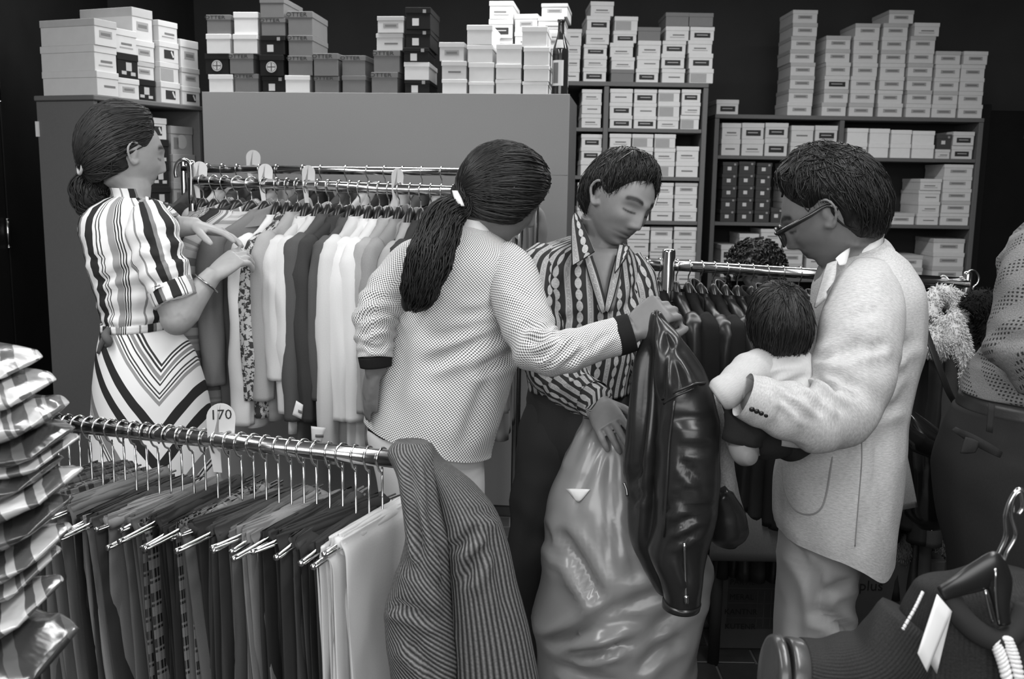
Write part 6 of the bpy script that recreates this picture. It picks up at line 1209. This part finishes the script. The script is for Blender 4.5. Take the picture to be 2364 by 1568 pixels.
# coat with shaggy white trim near the right end
q = on_bar(A4, B4, 2178); hanger_at(q, .55, 'chrome hook hanger carrying the white trimmed coat', 'hangers on the coat rack')
wc = garment(q, .55, G['dark'], 'dark coat with shaggy white fur trim at the right end of the rack', 'coat', None, .80, .20, .04, .55, .045, 333, name='fur_trimmed_coat', collar=False)
fur_part('fur_collar', [P(2150, 735, 2.80), P(2150, 700, 2.83), P(2172, 678, 2.86), P(2205, 690, 2.86), P(2215, 720, 2.84), P(2206, 745, 2.80)], [.018, .022, .022, .022, .022, .018], FURW, wc, 500, 71)
fur_part('fur_edge', [P(2185, 735, 2.78), P(2205, 780, 2.75), P(2224, 830, 2.74), P(2230, 880, 2.74)], [.036, .032, .024, .018], FURW, wc, 600, 72)
fur_part('fur_cuff', [P(2124, 775, 2.72), P(2150, 790, 2.70), P(2180, 805, 2.70)], [.024, .038, .026], FURW, wc, 500, 73)
q = on_bar(A4, B4, 2222); hanger_at(q, .8, 'chrome hook hanger carrying the black fur coat', 'hangers on the coat rack')
fc = garment(q + V3(.06, 0, 0), .9, G['black'], 'black fur coat hanging beyond the right rack post', 'coat', None, .8, .2, .05, .5, .05, 334, name='fur_coat')
fur_part('fur_collar', [P(2240, 720, 2.80), P(2262, 700, 2.80), P(2285, 720, 2.80), P(2290, 790, 2.80)], [.03, .04, .045, .04], FURD, fc, 400, 74)
hh = empty('clothes_hanger', tuple(P(2250, 640, 2.93)), 0, 'empty chrome hanger hook on the right rack post', 'hanger'); S = Soup(); S.add(*tube([P(2232, 632, 2.93), P(2240, 625, 2.93), P(2252, 626, 2.93), P(2260, 640, 2.93), P(2256, 655, 2.93), P(2247, 664, 2.93), P(2246, 690, 2.93)], .0028, 8, 4)); S.build('hook', CHROME, hh)
# ================================================================== black shoulder bag
GLOSS = plain('glossy_black_vinyl', .010, .16, .6, bump=.25, bscale=9)
bg = empty('shoulder_bag', tuple(P(2140, 1200, 2.30)), 0, 'glossy black shoulder bag hanging behind the tweed jacket man', 'bag')
S = Soup(); S.add(*loft([ring(2120, 1218, 2180, 1214, 2.30, .03), ring(2088, 1180, 2200, 1180, 2.30, .06), ring(2082, 1090, 2196, 1090, 2.30, .07), ring(2078, 1000, 2192, 1030, 2.30, .07), ring(2076, 950, 2185, 1010, 2.30, .05), ring(2074, 925, 2160, 985, 2.30, .02)], 52, 6, (1, 1), fold_noise(.004, 10, 10, 10, 161), 2.3, math.pi / 2)); S.build('bag_body', GLOSS, bg)
S = Soup(); S.add(*loft(limb([(P(2076, 985, 2.225), (.018, .012)), (P(2110, 1015, 2.215), (.022, .014)), (P(2145, 1038, 2.215), (.020, .014)), (P(2176, 1046, 2.22), (.014, .012))]), 28, 6, (1, 1), fold_noise(.003, 20, 20, 20, 162))); S.build('bag_flap', GLOSS, bg)
S = Soup(); S.add(*loft([(P(2112, 690, 2.26), V3(.008, 0, 0), V3(0, .002, 0)), (P(2150, 800, 2.22), V3(.008, 0, 0), V3(0, .002, 0)), (P(2188, 900, 2.21), V3(.008, 0, 0), V3(0, .002, 0)), (P(2208, 948, 2.23), V3(.008, 0, 0), V3(0, .002, 0)), (P(2185, 1015, 2.27), V3(.007, 0, 0), V3(0, .002, 0))], 10, 5)); S.build('strap', BELT, bg)
# ================================================================== bench, cartons and fur boots at the back
bn = empty('bench', (float(P(1760, 1300, 2.95)[0]), 2.95, 0), 0, 'low padded dark bench behind the leather jacket', 'bench'); bx0, bx1 = P(1632, 1310, 2.95)[0], P(1990, 1310, 2.95)[0]; bz = P(1740, 1318, 2.85)[2]
S = Soup(); S.add(*loft([(V3(bx0, 3.15, bz + .10), V3(0, .30, 0), V3(0, 0, .10)), (V3(bx0 + .02, 3.15, bz + .11), V3(0, .31, 0), V3(0, 0, .11)), (V3(bx1 - .02, 3.15, bz + .11), V3(0, .31, 0), V3(0, 0, .11)), (V3(bx1, 3.15, bz + .10), V3(0, .30, 0), V3(0, 0, .10))], 36, 4, (1, 1), None, 4.5)); S.build('seat_pad', cloth('dark_bench_cover', .11, .2, (1, 1), 200), bn)
for x_ in (bx0 + .03, bx1 - .03):
    for y_ in (2.93, 3.38): S = Soup(); S.add(*tube([V3(x_, y_, 0), V3(x_, y_, bz + .03)], .018, 12, 1)); S.build('leg', plain('dark_bench_leg', .02), bn) if ('dark_bench_leg' not in bpy.data.materials) else S.build('leg', bpy.data.materials['dark_bench_leg'], bn)
CARD = plain('brown_carton', .045, .85, .15, ns=.1, nscale=30); CARD2 = plain('dark_carton', .026, .85, .15, ns=.1, nscale=30)
def carton(name, x0, x1, y0, y1, z1, mat, label):
    o = empty('carton', ((x0 + x1) / 2, y0, 0.0075), 0, label, 'carton'); w = x1 - x0
    panel('carton_body', o, mat, -w / 2, w / 2, 0, y1 - y0, 0, z1, .004); panel('flap', o, mat, -w / 2 + .004, w / 2 - .004, .004, (y1 - y0) / 2 - .002, z1 + .0005, z1 + .005, 0); return o
cx0, cx1 = P(1662, 1440, 3.02)[0], P(1900, 1440, 3.02)[0]
c1 = carton('carton', cx0, cx1, 3.02, 3.4, bz - .02, CARD, 'printed cardboard carton under the bench'); cw_ = cx1 - cx0; ch = bz - .02
panel('print_frame', c1, CARD2, -cw_ / 2 + .02, -cw_ / 2 + .20, -.0008, -.0001, ch * .22, ch * .86, 0)
pm = plain('carton_print', .012, .8, .1)
for k, s_ in enumerate(('', 'PARTIE', 'MERAL', 'KANTNR', 'KUTENR')):
    if s_: t_ = obj('carton_lettering', text_mesh(s_, .026, pm, .0002), c1); t_.location = (-cw_ / 2 + .065, -.0016, ch * (.86 - .155 * k)); t_.rotation_euler = (math.pi / 2, 0, 0)
for k in range(4): panel('table_line', c1, CARD, -cw_ / 2 + .02, -cw_ / 2 + .20, -.0016, -.0009, ch * (.80 - .155 * k) - .001, ch * (.80 - .155 * k) + .001, 0)
for k in range(4): panel('table_line', c1, CARD, -cw_ / 2 + .115 + .022 * k, -cw_ / 2 + .117 + .022 * k, -.0016, -.0009, ch * .24, ch * .62, 0)
e0, e1 = P(1955, 1480, 2.80)[0], P(2130, 1480, 2.80)[0]; ez = P(2050, 1300, 2.80)[2]
c2 = carton('carton', e0, e1 + .05, 2.80, 3.1, ez, CARD, 'dark carton with handwriting behind the tweed jacket man'); t_ = obj('carton_lettering', text_mesh('plus', .045, pm, .0002), c2); t_.location = (-(e1 + .05 - e0) / 2 + .06, -.0008, ez - .08); t_.rotation_euler = (math.pi / 2, 0, 0)
for k, (pth, rad, nm) in enumerate((([P(2060, 1240, 2.86), P(2080, 1265, 2.86), P(2105, 1285, 2.86)], [.055, .062, .05], 'fluffy grey fur muff on the dark carton beside the tweed jacket'), ([P(2172, 1225, 2.88), P(2182, 1260, 2.88), P(2195, 1290, 2.88)], [.030, .042, .045], 'narrow grey fur muff on the dark carton below the black bag'))):
    o_ = empty('fur_muff', tuple(pth[-1]), 0, nm, 'fur muff'); fur_part('fur_pile', pth, rad, FURM, o_, 500, 81 + k, .014, .0022)
# ================================================================== black sweater on a hanger, right foreground
b = NB('black_knit', .92, .15); u, v = b.uv(); w = b.math('SINE', b.math('MULTIPLY', u, 2 * math.pi / .0045)); n = b.noise(b.comb(u, v), 400, 2); b.col(b.math('ADD', .012, b.math('MULTIPLY', n, .030))); b.bump(b.math('ADD', w, n), .4, .0015); KNIT = b.m
sw = empty('sweater', tuple(P(2250, 1320, 1.25)), 0, 'black knitted sweater with silver braid on a hanger, bottom right', 'sweater'); SD = 1.22
S = Soup(); S.add(*loft([ring(2060, 1720, 2600, 1740, SD, .07), ring(2068, 1600, 2580, 1620, SD, .07), ring(2078, 1500, 2560, 1520, SD, .068), ring(2092, 1420, 2540, 1450, SD, .06), ring(2110, 1370, 2500, 1400, SD, .05), ring(2132, 1338, 2440, 1360, SD, .035), ring(2190, 1322, 2400, 1340, SD + .01, .022), ring(2240, 1302, 2370, 1318, SD + .02, .014)], 72, 6, (1, 1), fold_noise(.005, 10, 10, 8, 171), 2.4, math.pi / 2)); S.build('knit_body', KNIT, sw)
S = Soup(); S.add(*tube([P(2188, 1372, 1.165), P(2215, 1420, 1.155), P(2260, 1462, 1.150), P(2310, 1478, 1.150), P(2350, 1450, 1.155), P(2372, 1400, 1.165)], .014, 16, 5)); S.build('neck_rib', KNIT, sw)
S = Soup(); S.add(*loft(limb([(P(2120, 1440, SD), .05), (P(2060, 1520, SD), .055), (P(1990, 1560, SD + .01), .055), (P(1900, 1570, SD + .02), .052), (P(1845, 1562, SD + .02), .048)]), 44, 6, (1, 1), crumple(.5, .4, .0015, 14, 5, .004))); S.build('sleeve', KNIT, sw)
LB = plain('brown_leather_band', .05, .25, .5, bump=.2, bscale=60)
S = Soup(); S.add(*loft(limb([(P(1848, 1562, SD + .02), .048), (P(1838, 1561, SD + .02), .0495), (P(1812, 1558, SD + .02), .0495), (P(1806, 1557, SD + .02), .046)]), 40, 3, (1, 1))); S.build('leather_cuff', LB, sw)
S = Soup(); S.add(*loft(limb([(P(1806, 1557, SD + .02), .048), (P(1798, 1557, SD + .02), .052), (P(1776, 1555, SD + .02), .050), (P(1770, 1554, SD + .02), .040)]), 40, 3, (1, 1))); S.build('leather_cuff', LB, sw)
SILV = plain('silver_braid', .72, .4, .5)
def braid(pts, n, r, name):
    pt = catmull(np.array(pts), 30); idx = np.linspace(0, len(pt) - 1, n).astype(int); S = Soup()
    for k, i in enumerate(idx):
        t = nrm(pt[min(i + 1, len(pt) - 1)] - pt[max(i - 1, 0)]); a_ = nrm(np.cross(t, (0, -1, 0))); R_ = np.stack([a_, nrm(np.cross(t, a_)), t], 1)
        for sd in ((-1, 1) if r > .003 else (0,)): S.add(*ellipsoid(pt[i] + a_ * r * 1.05 * sd, r * 1.25, r * .8, r * .62, R_ @ np.array([[math.cos(.5 * sd), 0, -math.sin(.5 * sd)], [0, 1, 0], [math.sin(.5 * sd), 0, math.cos(.5 * sd)]]), 8, 6))
    return S.build(name, SILV, sw)
braid([P(2312, 1480, 1.140), P(2330, 1530, 1.135), P(2346, 1600, 1.13)], 13, .0068, 'silver_braid'); braid([P(2130, 1368, 1.185), P(2112, 1405, 1.172), P(2085, 1452, 1.158)], 26, .0021, 'silver_cord')
hg = empty('clothes_hanger', tuple(P(2300, 1330, 1.23)), 0, 'black plastic hanger with twin chrome hooks inside the black sweater', 'hanger')
S = Soup(); S.add(*loft(limb([(P(2172, 1372, 1.155), (.010, .006)), (P(2215, 1352, 1.15), (.014, .007)), (P(2262, 1330, 1.15), (.020, .008)), (P(2290, 1312, 1.15), (.022, .008)), (P(2306, 1340, 1.15), (.016, .008)), (P(2312, 1400, 1.148), (.010, .007)), (P(2318, 1440, 1.148), (.008, .006))]), 20, 5)); S.build('hanger_arm', BLACKP, hg)
S = Soup(); S.add(*tube([P(2294, 1316, 1.15), P(2302, 1285, 1.15), P(2322, 1238, 1.15), P(2322, 1190, 1.15), P(2336, 1150, 1.15), P(2354, 1130, 1.15), P(2375, 1150, 1.15), P(2380, 1200, 1.15)], .0028, 10, 6)); S.build('hook', CHROME, hg)
S = Soup(); S.add(*tube([P(2316, 1304, 1.15), P(2326, 1275, 1.15), P(2346, 1235, 1.15), P(2336, 1190, 1.15), P(2340, 1150, 1.15), P(2356, 1136, 1.15), P(2362, 1170, 1.15), P(2352, 1188, 1.15)], .0028, 10, 6)); S.build('hook', CHROME, hg)
S = Soup(); S.add(*tube([P(2274, 1362, 1.145), P(2282, 1400, 1.145), P(2292, 1438, 1.145)], .002, 8, 3)); S.add(*tube([P(2298, 1312, 1.142), P(2299, 1380, 1.142), P(2306, 1440, 1.142)], .0018, 8, 3)); S.build('wire', STEEL, hg)
tg = empty('price_tag', tuple(P(2165, 1370, 1.14)), 0, 'folded white price tag hanging from the black sweater', 'price tag')
S = Soup(); S.add(*patch([P(2163, 1372, 1.135), P(2197, 1412, 1.135), P(2140, 1552, 1.115), P(2118, 1508, 1.115)], 6, .0006, .002)); S.build('tag_front', PAPER, tg)
S = Soup(); S.add(*patch([P(2163, 1372, 1.137), P(2197, 1412, 1.137), P(2163, 1556, 1.15), P(2136, 1512, 1.16)], 6, .0006, .0)); S.build('tag_back', PAPER, tg)

# ================================================================== loose paper tags on the blouse rack garments
for c4, nm in (([P(684, 925, 2.66), P(700, 935, 2.66), P(696, 968, 2.655), P(675, 958, 2.655)], 'white paper tag hanging below the grey denim jacket'), ([P(718, 984, 2.66), P(752, 988, 2.66), P(742, 1024, 2.655), P(720, 1018, 2.655)], 'larger white paper tag below the charcoal jacket hem')):
    o_ = empty('paper_tag', tuple(c4[0]), 0, nm, 'tag'); S = Soup(); S.add(*patch(c4, 6, .0006, .003)); S.build('tag_sheet', PAPER, o_)
    m_ = [lerp(c4[0], c4[2], .45) + V3(0, -.006, 0), lerp(c4[1], c4[2], .4) + V3(0, -.006, 0)]; S = Soup(); S.add(*patch([m_[0], m_[1], m_[1] - V3(0, 0, .008), m_[0] - V3(0, 0, .008)], 3, .0005)); S.build('tag_print', INKG, o_)
